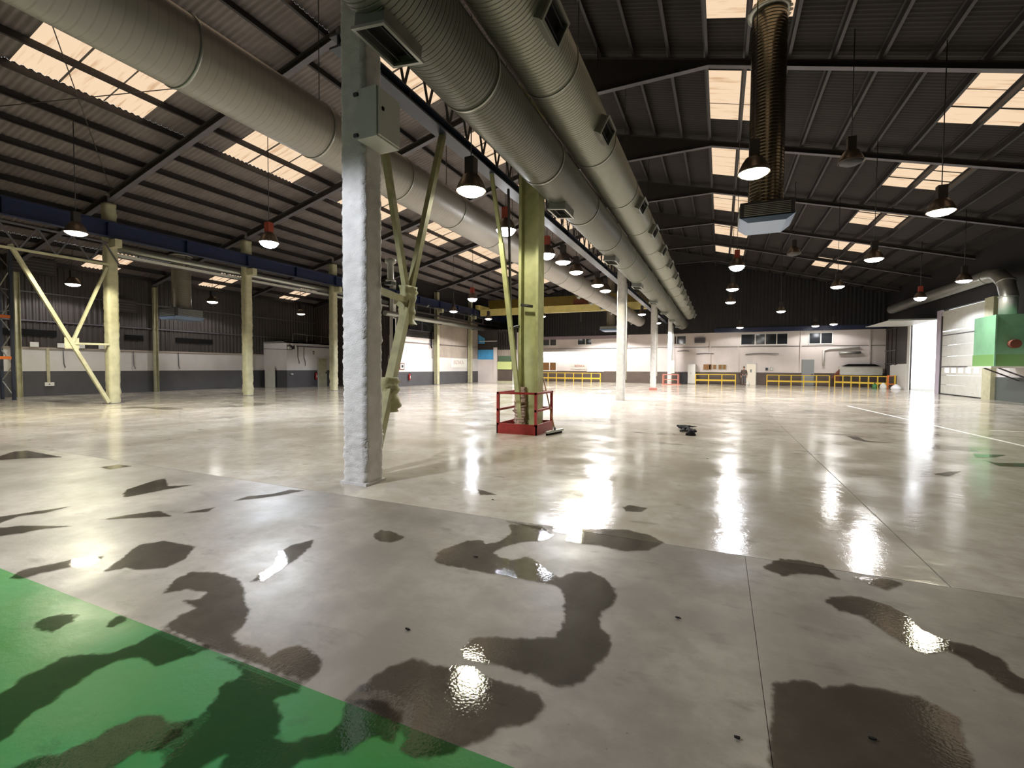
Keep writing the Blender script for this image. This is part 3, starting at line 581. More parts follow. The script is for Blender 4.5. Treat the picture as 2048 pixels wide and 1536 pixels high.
bx(XR-.1,DY0,0,XR-.06,DY1,.05).build('rubber_seal', M['black'], d4)
for y in (DY0+.05,DY1-.1): bx(XR-.13,y,0,XR-.06,y+.06,5.0).build('guide_rail', M['steel_dark'], d4)
# doorway open to the yard, its sectional leaf run back under the ceiling
d5 = sempty('door_5', (XR,42,0))
for k in range(5): bx(10.5+.52*k,EY0+.1,4.88,10.5+.52*k+.51,EY1-.1,4.93).build('door_panel', M['white'], d5)
for y in (EY0+.02,EY1-.05): bx(10.4,y,4.86,XR,y+.04,4.96).build('guide_rail', M['galv'], d5)
yard = struct('trim_1', bx(XR,20,-.3,60,70,-.02), M['concrete_out']); yard.name = 'yard_ground'
yw = struct('yard_wall', bx(22,30,0,22.3,62,7), M['white'])
bx(21.95,47.2,1.6,22,50.2,1.85).build('sign_plate', M['bluesheet'], yw); bx(21.95,47.2,2.0,22,50.2,2.6).build('sign_plate', M['bluesheet'], yw)
# back wall behind the camera
wb = struct('wall_back', bx(XL-.3,YB-.3,0,XR+.3,YB,13.2), M['clad_brown'])

# ================================================================== COLUMNS
def coated_box(x0, y0, x1, y1, z0, z1, rough=.006, nx=5, nz=120, seed=1):
    """sprayed fireproof coat: wavy box skin"""
    r = np.random.default_rng(seed); mb = MB(); per = []
    for a, b in (((x0,y0),(x1,y0)),((x1,y0),(x1,y1)),((x1,y1),(x0,y1)),((x0,y1),(x0,y0))):
        for k in range(nx): per.append((a[0]+(b[0]-a[0])*k/nx, a[1]+(b[1]-a[1])*k/nx, k == 0))
    cx, cy_ = (x0+x1)/2, (y0+y1)/2; n = len(per); vs = []
    wob = r.normal(0, 1, (nz+1, n)); wob = (wob+np.roll(wob,1,0)+np.roll(wob,1,1))/1.7
    for i in range(nz+1):
        z = z0+(z1-z0)*i/nz
        for k,(x,y,cn) in enumerate(per):
            d = wob[i,k]*rough*(1.6 if cn else 1)*(1.8 if z < .7 else 1)
            if cn: d -= .02
            ux, uy = (x-cx)/((x1-x0)/2), (y-cy_)/((y1-y0)/2)
            vs.append((x+d*ux, y+d*uy, z))
    fs = [(i*n+k, i*n+(k+1)%n, (i+1)*n+(k+1)%n, (i+1)*n+k) for i in range(nz) for k in range(n)]
    fs += [tuple(range(nz*n, nz*n+n))]
    return mb.add(vs, fs, True)
def hcol(x, y, z1, w=.42, d=.34, tf=.05, tw=.07):
    return MB().box(x-w/2,y-d/2,0,x-w/2+tf,y+d/2,z1).box(x+w/2-tf,y-d/2,0,x+w/2,y+d/2,z1).box(x-w/2+tf,y-tw/2,0,x+w/2-tf,y+tw/2,z1)
ZC = 11.2
CX = -4.4
c = thing('column', 'thick white fireproof-coated column standing nearest the camera, grey cabinet on it', 'column', (-4.4,4.92,0), 'central columns')
coated_box(-4.6,4.74,-4.2,5.1,0,ZC,.0032,10,420,3).build('shaft', M['column'], c)
MB().box(-4.62,4.72,0,-4.18,5.12,.035).build('footing', M['column'], c)
c2 = thing('column', 'green-lit cream steel column standing inside the red tubular guard', 'column', (CX+.05,10.85,0), 'central columns')
hcol(-4.33,10.85,ZC,.52,.4,.07,.1).build('shaft', M['lime'], c2)
coated_box(-4.68,10.6,-4.4,10.78,0,1.08,.007,4,60,5).build('crumbling_coat', M['brick_coat'], c2, label='crumbling brownish coat at the column foot')
MB().tube([(-4.5,10.6,3.1),(-4.2,10.62,3.05)], .035, 8).build('strap', M['dgrey'], c2)
for n, lab, mt in ((3,'pale blue-grey column between the red guard and the far wall','column'),(5,'narrow beige column with a small red painted foot','column'),(7,'brightly lit white column with the faded red guard around its foot','white')):
    y = FR[n]
    k = thing('column', lab, 'column', (CX,y,0), 'central columns')
    coated_box(CX-.2,y-.2,CX+.2,y+.2,0,10.8,.004,4,120,n).build('shaft', M[mt], k)
    MB().tube([(CX+.26,y-.1,1.0),(CX+.26,y-.1,5.6)], .03, 8).build('conduit', M['offwhite'], k)
    if n == 5: coated_box(CX-.26,y-.26,CX+.26,y+.26,0,.16,.003,3,3,9).build('painted_foot', M['red2'], k)
    if n == 7: bx(CX+.2,y-.3,1.1,CX+.45,y-.05,2.3).build('switch_box', M['offwhite'], k)
LXc = -22.8
LL = ['cream left-row column with the diagonal brace, nearest the camera','beige left-row column second from the camera','beige left-row column beside the white office block','white left-row column hung with black cables','beige left-row column between plaster and cladding of the side wall','beige left-row column beside the pink corner wall']
for n in range(1,7):
    y = FR[n]
    k = thing('column', LL[n-1], 'column', (LXc,y,0), 'left row columns')
    if n <= 3: coated_box(LXc-.2,y-.2,LXc+.2,y+.2,0,8.1,.004,4,90,20+n).build('shaft', M['cream'], k)
    else: hcol(LXc,y,8.1,.34,.34,.04,.05).build('shaft', M['white' if n == 4 else 'cream'], k)
    bx(LXc-.26,y-.26,0,LXc+.26,y+.26,.02).build('base_plate', M['steel_grey'], k)
    bx(LXc+.15,y-.12,6.3,LXc+.65,y+.12,6.62).build('corbel', M['cream'], k)
    if n == 4:
        for q in range(4): MB().tube([(LXc+.2+.05*q,y-.22,5.2),(LXc+.2+.05*q,y-.24,3.2),(LXc+.3,y-.26,2.9-.05*q)], .03, 6).build('cable', M['black'], k)
        bx(LXc+.1,y-.4,1.6,LXc+.5,y-.2,2.7).build('switch_box', M['offwhite'], k)

# ------------------------------------------------------------------ K braces of the crane runways
def brace(label, X, yb, side, ztop, matn, drop=.05, w=.1):
    """diagonal from the column foot up to the runway, with a short upper arm and a strut"""
    b = thing('column_brace', label, 'brace', (X,yb,0))
    f = lambda t: (X, yb+side*(.25+2.75*t), drop+(ztop-drop)*t)
    MB().bar(f(0), f(1), w, w).build('main_diagonal', M[matn], b)
    kn = f(.41)
    MB().bar((X,yb+side*.2,ztop-.25), kn, w*.8, w*.8).build('upper_arm', M[matn], b)
    MB().bar((X,yb+side*.2,kn[2]+.02), kn, w*.8, w*.6).build('strut', M[matn], b)
    bx(X-.012,kn[1]-.22,kn[2]-.2,X+.012,kn[1]+.22,kn[2]+.22).build('gusset_plate', M[matn], b)
    return b
b1 = brace('pale K-shaped steel brace leaning from the nearest left-row column toward the camera', -22.62, 10.81, -1, 5.75, 'cream', w=.12)
b2 = thing('column_brace', 'olive-lit coated K-shaped brace rising behind the nearest central column', 'brace', (-4.75,5.2,0))
P0, K0 = (-4.6,5.3,.05), (-4.95,6.66,2.7)
mb = MB(); mb.bar(P0, K0, .13, .16); mb.build('lower_diagonal', M['olive'], b2)
MB().bar(K0, (-5.0,7.84,6.05), .1, .11).build('upper_diagonal', M['olive'], b2); MB().bar(K0, (-4.98,5.85,6.0), .09, .1).build('upper_arm', M['olive'], b2)
MB().bar((-4.6,5.15,2.72), K0, .08, .09).build('strut', M['olive'], b2)
coated_box(-5.03,6.48,-4.87,6.83,2.3,2.95,.014,4,14,31).build('node_coat', M['olive'], b2)
coated_box(-4.9,5.78,-4.68,6.1,.85,1.4,.014,4,14,32).build('node_coat', M['olive'], b2)
b3 = thing('column_brace', 'thin lime-lit brace leaning against the column in the red guard', 'brace', (-4.75,10.5,0))
MB().bar((-4.5,10.65,.15), (-4.79,10.07,4.5), .08, .11).build('lower_diagonal', M['lime'], b3)
MB().bar((-4.79,10.07,4.5), (-4.93,9.82,6.05), .07, .08).build('upper_diagonal', M['lime'], b3)
MB().bar((-4.55,10.75,2.6), (-4.67,10.3,2.5), .05, .06).build('strut', M['steel_dark'], b3)
MB().bar((-4.66,10.36,2.3), (-4.9,10.7,6.0), .05, .05).build('upper_arm', M['steel_dark'], b3)

# ------------------------------------------------------------------ crane runways and bridge
def runway(label, X, y0, y1, zb, zt, bm_='blue'):
    r = thing('crane_runway_beam', label, 'beam', (X,y0,zb))
    MB().ibeam((X,y0,(zb+zt)/2), (X,y1,(zb+zt)/2), .3, zt-zb, .03, .02).build('girder', M[bm_], r)
    bx(X-.03,y0,zt,X+.03,y1,zt+.06).build('rail', M['steel_grey'], r)
    y = y0+1.5
    while y < y1:
        bx(X-.13,y,zb+.03,X+.13,y+.012,zt-.03).build('stiffener', M[bm_], r); y += 3.0
    return r
runway('long blue crane runway beam on the left column row', -22.35, -6, 49.5, 6.66, 7.26)
runway('blue crane runway beam beside the central columns and round ducts', -5.0, 5.12, 49.6, 6.05, 6.25, 'blue_dark')
lt = thing('lattice_girder', 'dark lattice girder above the central runway beam, seen against a skylight', 'girder', (-5.0,5.1,6.3))
for z in (6.34,6.85,7.4): bx(-5.02,5.15,z-.02,-4.98,46,z+.02).build('chord', M['steel_dark'], lt)
base = MB().bar((-5.0,5.2,6.34),(-5.0,5.56,7.4), .035, .035).build('lacing_bar', M['steel_dark'], lt); base.location.y += 0
base2 = MB().bar((-5.0,5.56,7.4),(-5.0,5.92,6.34), .035, .035).build('lacing_bar', M['steel_dark'], lt)
y = .72
while y < 39:
    for bb in (base, base2):
        q = dup(bb, None, lt); q.location = (0, y, 0)
    y += .72
gl = thing('lattice_girder', 'lamp-lit lattice girder under the left blue beam beside the K brace', 'girder', (-22.5,-1,5.6))
bx(-22.54,-1,5.56,-22.46,10.6,5.64).build('chord', M['cream'], gl); bx(-22.54,-1,6.44,-22.46,10.6,6.5).build('chord', M['steel_grey'], gl)
y = 4.0
while y < 10.2:
    MB().bar((-22.5,y,5.62),(-22.5,y+.5,6.46),.05).build('lacing_bar', M['steel_grey'], gl); MB().bar((-22.5,y+.5,6.46),(-22.5,y+1.0,5.62),.05).build('lacing_bar', M['steel_grey'], gl); y += 1.0
cr = thing('bridge_crane', 'yellow overhead bridge crane spanning the left bay far back', 'crane', (-14,42,7))
bx(-22.2,41.8,6.72,-5.9,42.2,7.36).build('girder', M['yellow'], cr); bx(-22.2,43.6,7.4,-5.9,44.0,8.5).build('girder', M['yellow_shaded'], cr)
bx(-22.5,41.3,7.3,-22.1,44.5,7.75).build('end_carriage', M['yellow'], cr); bx(-5.65,41.3,6.7,-5.3,44.5,7.1).build('end_carriage', M['yellow'], cr)
bx(-12.6,42.2,7.36,-11.6,43.6,7.9).build('trolley', M['rust'], cr); MB().tube([(-12.1,42.9,7.4),(-12.1,42.9,5.9)], .04, 6).build('hoist_rope', M['dgrey'], cr)
# pipes, tray along the left row
pp = thing('pipe', 'grey round pipe slung under the left blue beam', 'pipe', (-23.2,11,6.45))
MB().tube([(-23.2,11.2,6.45),(-23.2,28.6,6.45)], .16, 14).build('pipe_run', M['galv'], pp)
for k in range(9): bx(-23.22,12+2*k,6.15,-23.18,12.06+2*k,6.75).build('pipe_hanger', M['steel_dark'], pp)
ct = thing('cable_tray', 'thin cable tray below the grey pipe on the left row', 'cable tray', (-23.2,11,6.1))
bx(-23.3,11.2,6.08,-23.05,28.6,6.13).build('tray', M['steel_grey'], ct); bx(-23.05,11.2,6.08,-23.04,28.6,6.2).build('tray_side', M['offwhite'], ct)
p2 = thing('pipe', 'long pale pipe on the side wall running to the pink corner', 'pipe', (-22.5,28,5.55))
MB().tube([(-22.5,27.5,5.5),(-22.5,47,5.5)], .2, 14).build('pipe_run', M['galv'], p2)
for k in range(3): bx(-22.74,FR[4+k]-.05,5.25,-22.3,FR[4+k]+.05,5.32).build('pipe_bracket', M['steel_grey'], p2)
wk2 = thing('walkway_rail', 'dark service walkway with thin railing above the pale pipe', 'railing', (-22.6,29,6))
bx(-22.9,29,5.95,-22.3,47,6.02).build('walkway_deck', M['clad_brown'], wk2); bx(-22.3,29,6.5,-22.26,47,6.54).build('top_rail', M['steel_grey'], wk2)
for k in range(10): bx(-22.3,29.2+1.9*k,6.0,-22.26,29.25+1.9*k,6.54).build('rail_post', M['steel_grey'], wk2)
for k in range(3): MB().bar((-22.25,32.5+3.7*k,6.5),(-22.25,32.75+3.7*k,6.7),.12,.04).build('flood_lamp', M['white'], wk2)

# ================================================================== DUCTS
def ring(mb, x, y, z, r, wd=.04): return mb.tube([(x,y-wd/2,z),(x,y+wd/2,z)], r+.015, 40)
def duct(label, x, z, r, y0, y1, step, material, outlets, ang, size, grp='round air ducts'):
    d = thing('air_duct', label, 'duct', (x,y0,z), grp)
    y = y0
    sec = MB().tube([(x,y0,z),(x,y0+step-.03,z)], r, 40, False).build('duct_section', M[material], d)
    rg = ring(MB(), x, y0+step-.015, z, r).build('duct_ring', M['galv'], d)
    n = int((y1-y0)/step)
    for k in range(1, n):
        q = dup(sec, None, d); q.location = (0,step*k,0)
        q = dup(rg, None, d); q.location = (0,step*k,0)
    # outlets: rectangular spigots pointing sideways-down at angle ang
    dx, dz = math.cos(ang), math.sin(ang); ln, wd = size; ux, uz = -dz, dx
    def box8(y, la, wa, h0, h1):
        vs = []
        for h in (h0, h1):
            for sy, sw in ((-1,-1),(1,-1),(1,1),(-1,1)):
                vs.append((x+dx*h+ux*sw*wa/2, y+sy*la/2, z+dz*h+uz*sw*wa/2))
        return vs
    for y in outlets:
        vs = box8(y, ln, wd, r*.7, r+.13)
        o = MB().add(vs, [(0,4,5,1),(1,5,6,2),(2,6,7,3),(3,7,4,0)]).build('outlet', M[material+'_plain'], d)
        fr = MB(); a = box8(y, ln+.05, wd+.05, r+.11, r+.14); b = box8(y, ln-.03, wd-.03, r+.11, r+.14)
        fr.add(a+b, [(0,1,5,4),(1,2,6,5),(2,3,7,6),(3,0,4,7),(4,5,13,12),(5,6,14,13),(6,7,15,14),(7,4,12,15),(8,9,13,12),(9,10,14,13),(10,11,15,14),(11,8,12,15)])
        fr.build('outlet_rim', M['galv'], o)
        g = MB(); g.add(box8(y, ln-.04, wd-.04, r+.02, r+.03), [(4,5,6,7)])
        g.build('grille', M['black'], o)
        for s in (-.25,.25):
            c_ = box8(y, ln-.05, .012, r+.07, r+.10); c_ = [(p[0]+ux*s*wd, p[1], p[2]+uz*s*wd) for p in c_]
            MB().add(c_, [(0,4,5,1),(1,5,6,2),(2,6,7,3),(3,7,4,0),(4,7,6,5)]).build('vane', M['dgrey'], o)
    y = y0+step+.6
    while y < y1-1 and not (r == .52 and 39 < y < 46):
        MB().tube([(x-r-.01,y,z),(x-r-.01,y,roof(x)-.2)], .01, 6).build('hanger_rod', M['steel_dark'], d)
        y += step*2
    return d
M['duct_plain'] = mat('duct_sheet', '#7f8078', .45, .5, var=.1); M['duct_grey_plain'] = M['duct_mid_plain'] = M['duct_plain']
duct('middle round spiral duct running beside the central columns, box outlets underneath', -3.45, 5.835, .49, .15, 49, 3.0, 'duct_mid', [4.4]+[10.7+5.6*k for k in range(7)], math.radians(-97), (.68,.40))
duct('right-hand round spiral duct with diamond-looking side outlets', -2.75, 6.665, .525, 1.6, 49, 3.0, 'duct', [6.3,9.6,14.4]+[17.2+2.9*k for k in range(11)], math.radians(-28), (.62,.34))
duct('big grey round duct crossing the upper left over the left bay', -7.31, 6.165, .52, -.6, 49, 2.5, 'duct_grey', [27+3*k for k in range(7)], math.radians(-150), (.5,.35))
# vertical ducts with diffuser heads
def drop_duct(label, x, y, r, zt, zb, w, h, dm='duct_v2'):
    d = thing('vertical_duct', label, 'duct', (x,y,zb))
    MB().tube([(x,y,zb+h),(x,y,zt)], r, 36, False).build('duct_shaft', M[dm], d)
    MB().lathe([(r,0),(r+.12,0),(r+.12,.05),(r,.05)], (x,y,zt-.25), 36).build('roof_collar', M['galv'], d)
    b = bx(x-w/2,y-w/2,zb+.14,x+w/2,y+w/2,zb+h).build('diffuser_box', M['dgrey'], d)
    MB().prism([(x-w/2-.02,zb+.16),(x+w/2+.02,zb+.16),(x+w/2-.2,zb),(x-w/2+.2,zb)], y-w/2, y+w/2).build('bottom_pan', mat('pan_blue_grey','#7f95b5',.3,.3), d)
    for s in (-1,1):
        for q in range(7):
            z = zb+.18+q*(h-.22)/7
            bx(x-w/2+.1,y+s*w/2-.02,z,x+w/2-.1,y+s*w/2+.02,z+.018).build('slat', M['galv'], d)
            bx(x+s*w/2-.02,y-w/2+.1,z,x+s*w/2+.02,y+w/2-.1,z+.018).build('slat', M['galv'], d)
    return d
drop_duct('bright vertical spiral duct hanging over the right bay with a dark diffuser head', 1.06, 14.9, .44, roof(1.06)+.1, 5.5, 1.3, .55, 'duct_v')
drop_duct('vertical spiral duct hanging in the left side aisle behind the blue beam', -27.0, 16.05, .45, roof(-27.0)+.05, 4.05, 1.5, .6)
drop_duct('small far vertical duct in front of the far wall, left of the pale column', -9.6, 44.5, .4, roof(-9.6), 5.05, 1.8, .45)
# duct with elbow and green machine at the right wall
rd = thing('air_duct', 'silver duct bending down into the green machine on the right wall', 'duct', (12.3,29.6,4.1))
MB().tube([(12.3,46,6.3),(12.3,31.6,6.3),(12.3,30.6,6.2),(12.3,29.9,5.75),(12.3,29.6,5.1),(12.3,29.6,4.1)], .33, 20).build('duct_run', M['galv'], rd)
for p, q in (((12.3,31.55,6.3),(12.3,31.65,6.3)),((12.3,29.9,5.78),(12.3,29.86,5.7)),((12.3,29.6,5.05),(12.3,29.6,4.98))): MB().tube([p,q], .36, 20).build('duct_ring', M['galv'], rd)
gm = thing('air_handling_unit', 'green box-shaped air unit fixed on the right wall above the grey wainscot', 'air unit', (12.3,29.6,1.68))
bx(11.5,28.6,2.28,13.05,30.6,4.1).build('housing', M['machine'], gm); bx(11.48,28.58,1.74,13.07,30.62,2.28).build('lower_band', M['machine_dark'], gm)
bx(11.35,28.5,1.66,13.08,30.75,1.74).build('drip_tray', M['offwhite'], gm)
for x in (11.5,13.0): bx(x-.03,28.56,1.74,x+.03,28.62,4.1).build('corner_post', M['machine'], gm)
MB().tube([(12.1,28.6,2.75),(12.1,28.35,2.75)], .2, 18).build('fan_inlet', M['rust'], gm)
bx(12.75,28.57,1.8,12.85,28.6,4.0).build('seam', M['offwhite'], gm)
for y in (29.0,30.3): MB().bar((13.08,y,1.05),(11.8,y,1.66),.06).build('bracket', M['steel_grey'], gm)

# ================================================================== LAMPS
def lamp(label, x, y, z, kind, glare=False, lit=True, power=1.0):
    L = thing('high_bay_lamp', label, 'lamp', (x,y,z), 'high-bay lamps')
    MB().tube([(x,y,z+.66),(x,y,roof(x)+.03)], .012, 6).build('suspension_cable', M['dgrey'], L)
    bx(x-.1,y-.1,z+.34,x+.1,y+.1,z+.68).build('lamp_housing', M['lamp_red' if glare or kind == 'red' else 'lamp_dark'], L)
    sh = MB().lathe([(.1,.36),(.17,.31),(.24,.2),(.30,.06),(.315,0),(.305,0),(.29,.06),(.23,.19),(.16,.3),(.09,.35)], (x,y,z), 28)
    sh.build('lamp_shade', M['alu'], L)
    if glare: MB().lathe([(.285,.03),(.26,-.05),(.19,-.12),(.1,-.155),(.01,-.165)], (x,y,z), 24).build('lens', M['e_cool'], L)  # both lens domes bulge below the rim to imitate the lamp's bloom
    else: MB().lathe([(.29,.03),(.27,-.02),(.18,-.07),(.01,-.10)], (x,y,z), 24).build('lens', M[{'yel':'e_yel','low':'e_low'}.get(kind,'e_white')] if lit else M['dgrey'], L)
    if lit and kind != 'low':
        ld = bpy.data.lights.new('lamp_light', 'SPOT'); ld.energy = LAMP_W*power; ld.color = COOL if glare else (YEL if kind == 'yel' else WHITE)
        ld.spot_size = math.radians(154); ld.spot_blend = .14; ld.shadow_soft_size = .2
        lo = bpy.data.objects.new('lamp_light', ld); COL.objects.link(lo); lo.parent = L; lo.location = (0,0,-.2 if glare else -.13)
    return L
LAMPS = [
 ((-19.42,8.29,5.9),'yel',0,'yellowish high-bay lamp glowing in front of the left blue beam near the K brace'),
 ((-29.0,12.2,5.5),'white',0,'high-bay lamp under the aisle roof directly below the yellowish one at far left'),
 ((-13.94,11.12,5.7),'white',1,'glaring round lamp with red top left of the nearest central column'),
 ((-28.73,18.89,5.5),'white',0,'flat aisle lamp to the right of the left vertical duct'),
 ((-28.95,25.75,5.5),'low',0,'dim bell-shaped aisle lamp above the white office block'),
 ((-4.78,8.58,5.2),'yel',0,'bright yellow lamp hanging between the two nearest central columns'),
 ((-6.0,12.93,5.7),'white',1,'glaring lamp above the leaning lime-lit brace'),
 ((-5.9,16.31,5.7),'white',1,'glaring lamp just right of the column in the red guard'),
 ((-5.73,17.7,5.7),'white',0,'flat oval lamp with dark red housing right of the guarded column'),
 ((-5.8,19.77,5.7),'yel',0,'small yellowish lamp behind the flat oval lamp near the ducts'),
 ((-13.82,25.01,5.7),'white',1,'glaring lamp with red top in front of the yellow crane'),
 ((-18.23,30.08,5.7),'white',0,'white cone lamp above the side wall cladding'),
 ((-18.24,35.84,5.7),'white',0,'small cone lamp next to the thin walkway railing'),
 ((-5.71,23.28,5.7),'white',0,'small flat lamp in front of the pale column, upper of two'),
 ((-5.72,25.1,5.7),'white',0,'bright lamp left of the pale blue-grey column, lower of two'),
 ((-5.6,37.12,5.7),'white',0,'flat lamp between the pale column and the red-footed column'),
 ((-5.3,44.6,5.7),'white',0,'small bright lamp above the white far column'),
 ((-13.28,35.66,5.7),'white',0,'tiny lamp beside the guarded column under the crane'),
 ((-10.6,46.5,5.5),'white',0,'small lamp by the far diffuser head'),
 ((.57,11.24,5.7),'yel',0,'large bell lamp in front of the bright vertical duct'),
 ((5.21,15.89,5.7),'yel',0,'large yellow lamp nearest the camera in the right roof'),
 ((5.21,21.73,5.7),'white',0,'second lamp of the right row, left of the large yellow one'),
 ((.54,21.21,5.7),'white',1,'star-like glaring lamp under the dark diffuser head'),
 ((.51,27.12,5.7),'white',0,'bright lamp straight below the star-like lamp'),
 ((.51,32.39,5.7),'white',0,'third lamp down below the star-like lamp'),
 ((5.32,28.27,5.7),'white',0,'third lamp of the right row above the far upper windows'),
 ((10.49,34.4,5.7),'white',1,'glaring lamp above the closed sectional door'),
 ((10.29,28.55,5.7),'white',0,'purplish lamp beside the silver duct elbow'),
 ((1.6,48.2,5.35),'white',0,'tiny lamp at the left end of the wide upper window'),
 ((3.93,38.79,5.7),'white',0,'small dim lamp in the dark far right roof'),
 ((7.6,48.6,5.35),'white',0,'tiny lamp over the left pane of the two-pane far window'),
 ((8.9,48.4,5.45),'white',0,'tiny lamp over the right pane of the two-pane far window'),
]
for (x,y,z), kd, gl_, lab in LAMPS: lamp(lab, x, y, z, kd, bool(gl_), True, .3 if x < -25 else (.4 if abs(x+4.78) < .01 else ((.32 if y < 16 else .6 if y < 23 else .9 if x > 9.5 else .22 if y > 48 else 1.6) if x > 0 else (2.1 if x < -10 and y < 20 else .8 if y < 22 else 2.0))))
lamp('unlit dark lamp hanging high in front of the second right rafter', 3.2, 15.82, 7.3, 'white', False, False)
lamp('unlit dark lamp hanging high right of the dark diffuser head', 3.25, 27.19, 7.3, 'white', False, False)
# lamps of the same rows overhead and behind the camera
for (x,y,z), kd, pw in (((-6.3,.1,5.7),'cool',2.3),((6.2,8.6,5.7),'yel',.05),((-14,-1.0,5.7),'white',1.1),((-18.5,1.5,5.8),'yel',1.2),((1,-7,5.7),'white',.05),((-29,5.5,5.5),'white',.5)):
    lamp({-6.3:'cool white lamp overhead, just left of the camera',6.2:'weak yellow lamp overhead to the right of the camera',-14:'white lamp over the left bay level with the camera',-18.5:'yellowish lamp near the left runway level with the camera',1:'lamp behind the camera under the right roof',-29:'aisle lamp before the pallet rack near the camera'}[x], x, y, z, kd, kd == 'cool', True, pw)
# fluorescent battens on the far wall
for k in range(5):
    x0 = -18.9+1.65*k
    f = thing('fluorescent_lamp', ['glowing fluorescent batten on the far wall, leftmost of five in a row','glowing fluorescent batten on the far wall, second of five from the left','glowing fluorescent batten on the far wall, middle one of five','glowing fluorescent batten on the far wall, fourth of five from the left','glowing fluorescent batten on the far wall, rightmost of five in a row'][k], 'lamp', (x0,YF-.25,2.9), 'fluorescent battens')
    bx(x0,YF-.3,3.3,x0+1.55,YF-.02,3.38).build('lamp_body', M['white'], f)
    bx(x0+.03,YF-.34,2.72,x0+1.52,YF-.06,3.29).build('diffuser', M['e_tube'], f)
    al = bpy.data.lights.new('batten_light', 'AREA'); al.energy = 60; al.shape = 'RECTANGLE'; al.size = 1.4; al.size_y = .4
    ao = bpy.data.objects.new('batten_light', al); COL.objects.link(ao); ao.parent = f; ao.location = (.77,-.12,.05); ao.rotation_euler = (math.radians(60),0,0)

# ================================================================== THINGS
# grey cabinet on the nearest column
cb = thing('electrical_cabinet', 'grey steel electrical cabinet hung high on the nearest column', 'cabinet', (-4.03,4.83,4.39))
bx(-4.19,4.61,4.39,-3.89,5.05,5.0).build('body', M['cabinet'], cb)
bx(-3.885,4.63,4.41,-3.86,5.03,4.98).build('door', M['cabinet'], cb)
bx(-3.86,4.68,4.72,-3.845,4.71,4.76).build('lock', M['black'], cb)
for z in (4.42,4.92): bx(-4.23,4.585,z,-4.17,4.612,z+.04).build('mounting_lug', M['dgrey'], cb)
# small bell / insulator on the strut
ins = thing('alarm_bell', 'small white cylindrical device on the right face of the nearest column', 'device', (-4.1,5.2,2.75))
MB().lathe([(.055,0),(.07,.02),(.045,.04),(.045,.24),(.075,.26),(.075,.3),(.01,.33)], (-4.13,5.17,2.72), 14, True, True).build('device_body', M['white'], ins)
bx(-4.2,5.12,2.68,-4.08,5.22,2.72).build('bracket', M['dgrey'], ins)
# loose chips on the near floor
for k, (x, y, lab) in enumerate(DEBRIS):
    r5 = np.random.default_rng(50+k); a = r5.uniform(0,6); pts = [(x+.011*(1+.6*r5.random())*math.cos(a+q*1.25)*(1.6 if q%2 else 1), y+.008*math.sin(a+q*1.25)) for q in range(5)]
    tag(MB().prism(pts, .005, .010, 'z').build('debris_chip', M['black']), lab, 'debris', 'loose chips on the floor')
# red guard frame around the column
gx0, gx1, gy0, gy1 = -4.84, -3.82, 9.95, 11.1
gd = thing('column_guard', 'red tubular steel guard with a box base around the green-lit column', 'guard', (-4.33,10.5,0))
mb = MB(); t = .03
mb.box(gx0,gy0,0,gx1,gy0+t,.24); mb.box(gx0,gy1-t,0,gx1,gy1,.24); mb.box(gx0,gy0,0,gx0+t,gy1,.24); mb.box(gx1-t,gy0,0,gx1,gy1,.24)
mb.build('base_box', M['red'], gd)
for x in (gx0+.03,gx1-.03):
    for y in (gy0+.03,gy1-.03): MB().bar((x,y,.2),(x,y,.98),.06).build('post', M['red'], gd)
for z, m in ((.96,'red'),(.56,'red')):
    for p, q in (((gx0,gy0+.03,z),(gx1,gy0+.03,z)),((gx0,gy1-.03,z),(gx1,gy1-.03,z)),((gx0+.03,gy0,z),(gx0+.03,gy1,z)),((gx1-.03,gy0,z),(gx1-.03,gy1,z))):
        if z == .56 and p[1] == q[1] and p[1] < 10.2: continue
        MB().bar(p, q, .05).build('guard_rail', M[m], gd)
# squeegee leaning on the guard
sq = thing('floor_squeegee', 'floor squeegee leaning against the red guard with its blade on the floor', 'squeegee', (-3.52,10.4,0))
MB().tube([(-3.53,10.39,.09),(-4.045,11.0,1.3)], .018, 8).build('handle', M['wood'], sq)
MB().bar((-3.60,10.05,.075),(-3.44,10.72,.075),.06,.05).build('head', M['galv'], sq)
MB().bar((-3.62,10.05,.03),(-3.46,10.72,.03),.012,.06).build('blade', M['black'], sq)
MB().tube([(-3.52,10.39,.06),(-3.53,10.39,.16)], .024, 8).build('socket', M['dgrey'], sq)
# heap of black rags
rg = MB(); rr = np.random.default_rng(5)
for k in range(7):
    p = [(-.62-.04*k+.1*rr.normal(), 11.6+.16*k+.08*rr.normal()+.18*q, .03+.05*max(0,math.sin(q*1.3+k))) for q in range(6)]
    rg.tube(p, [.008,.02,.03,.026,.02,.008], 7)
rg.lathe([(.005,.13),(.06,.1),(.1,.05),(.12,0)], (-.6,11.62,0), 12)
tag(rg.build('rag_heap', M['black']), 'crumpled heap of black rags on the open floor', 'rags')
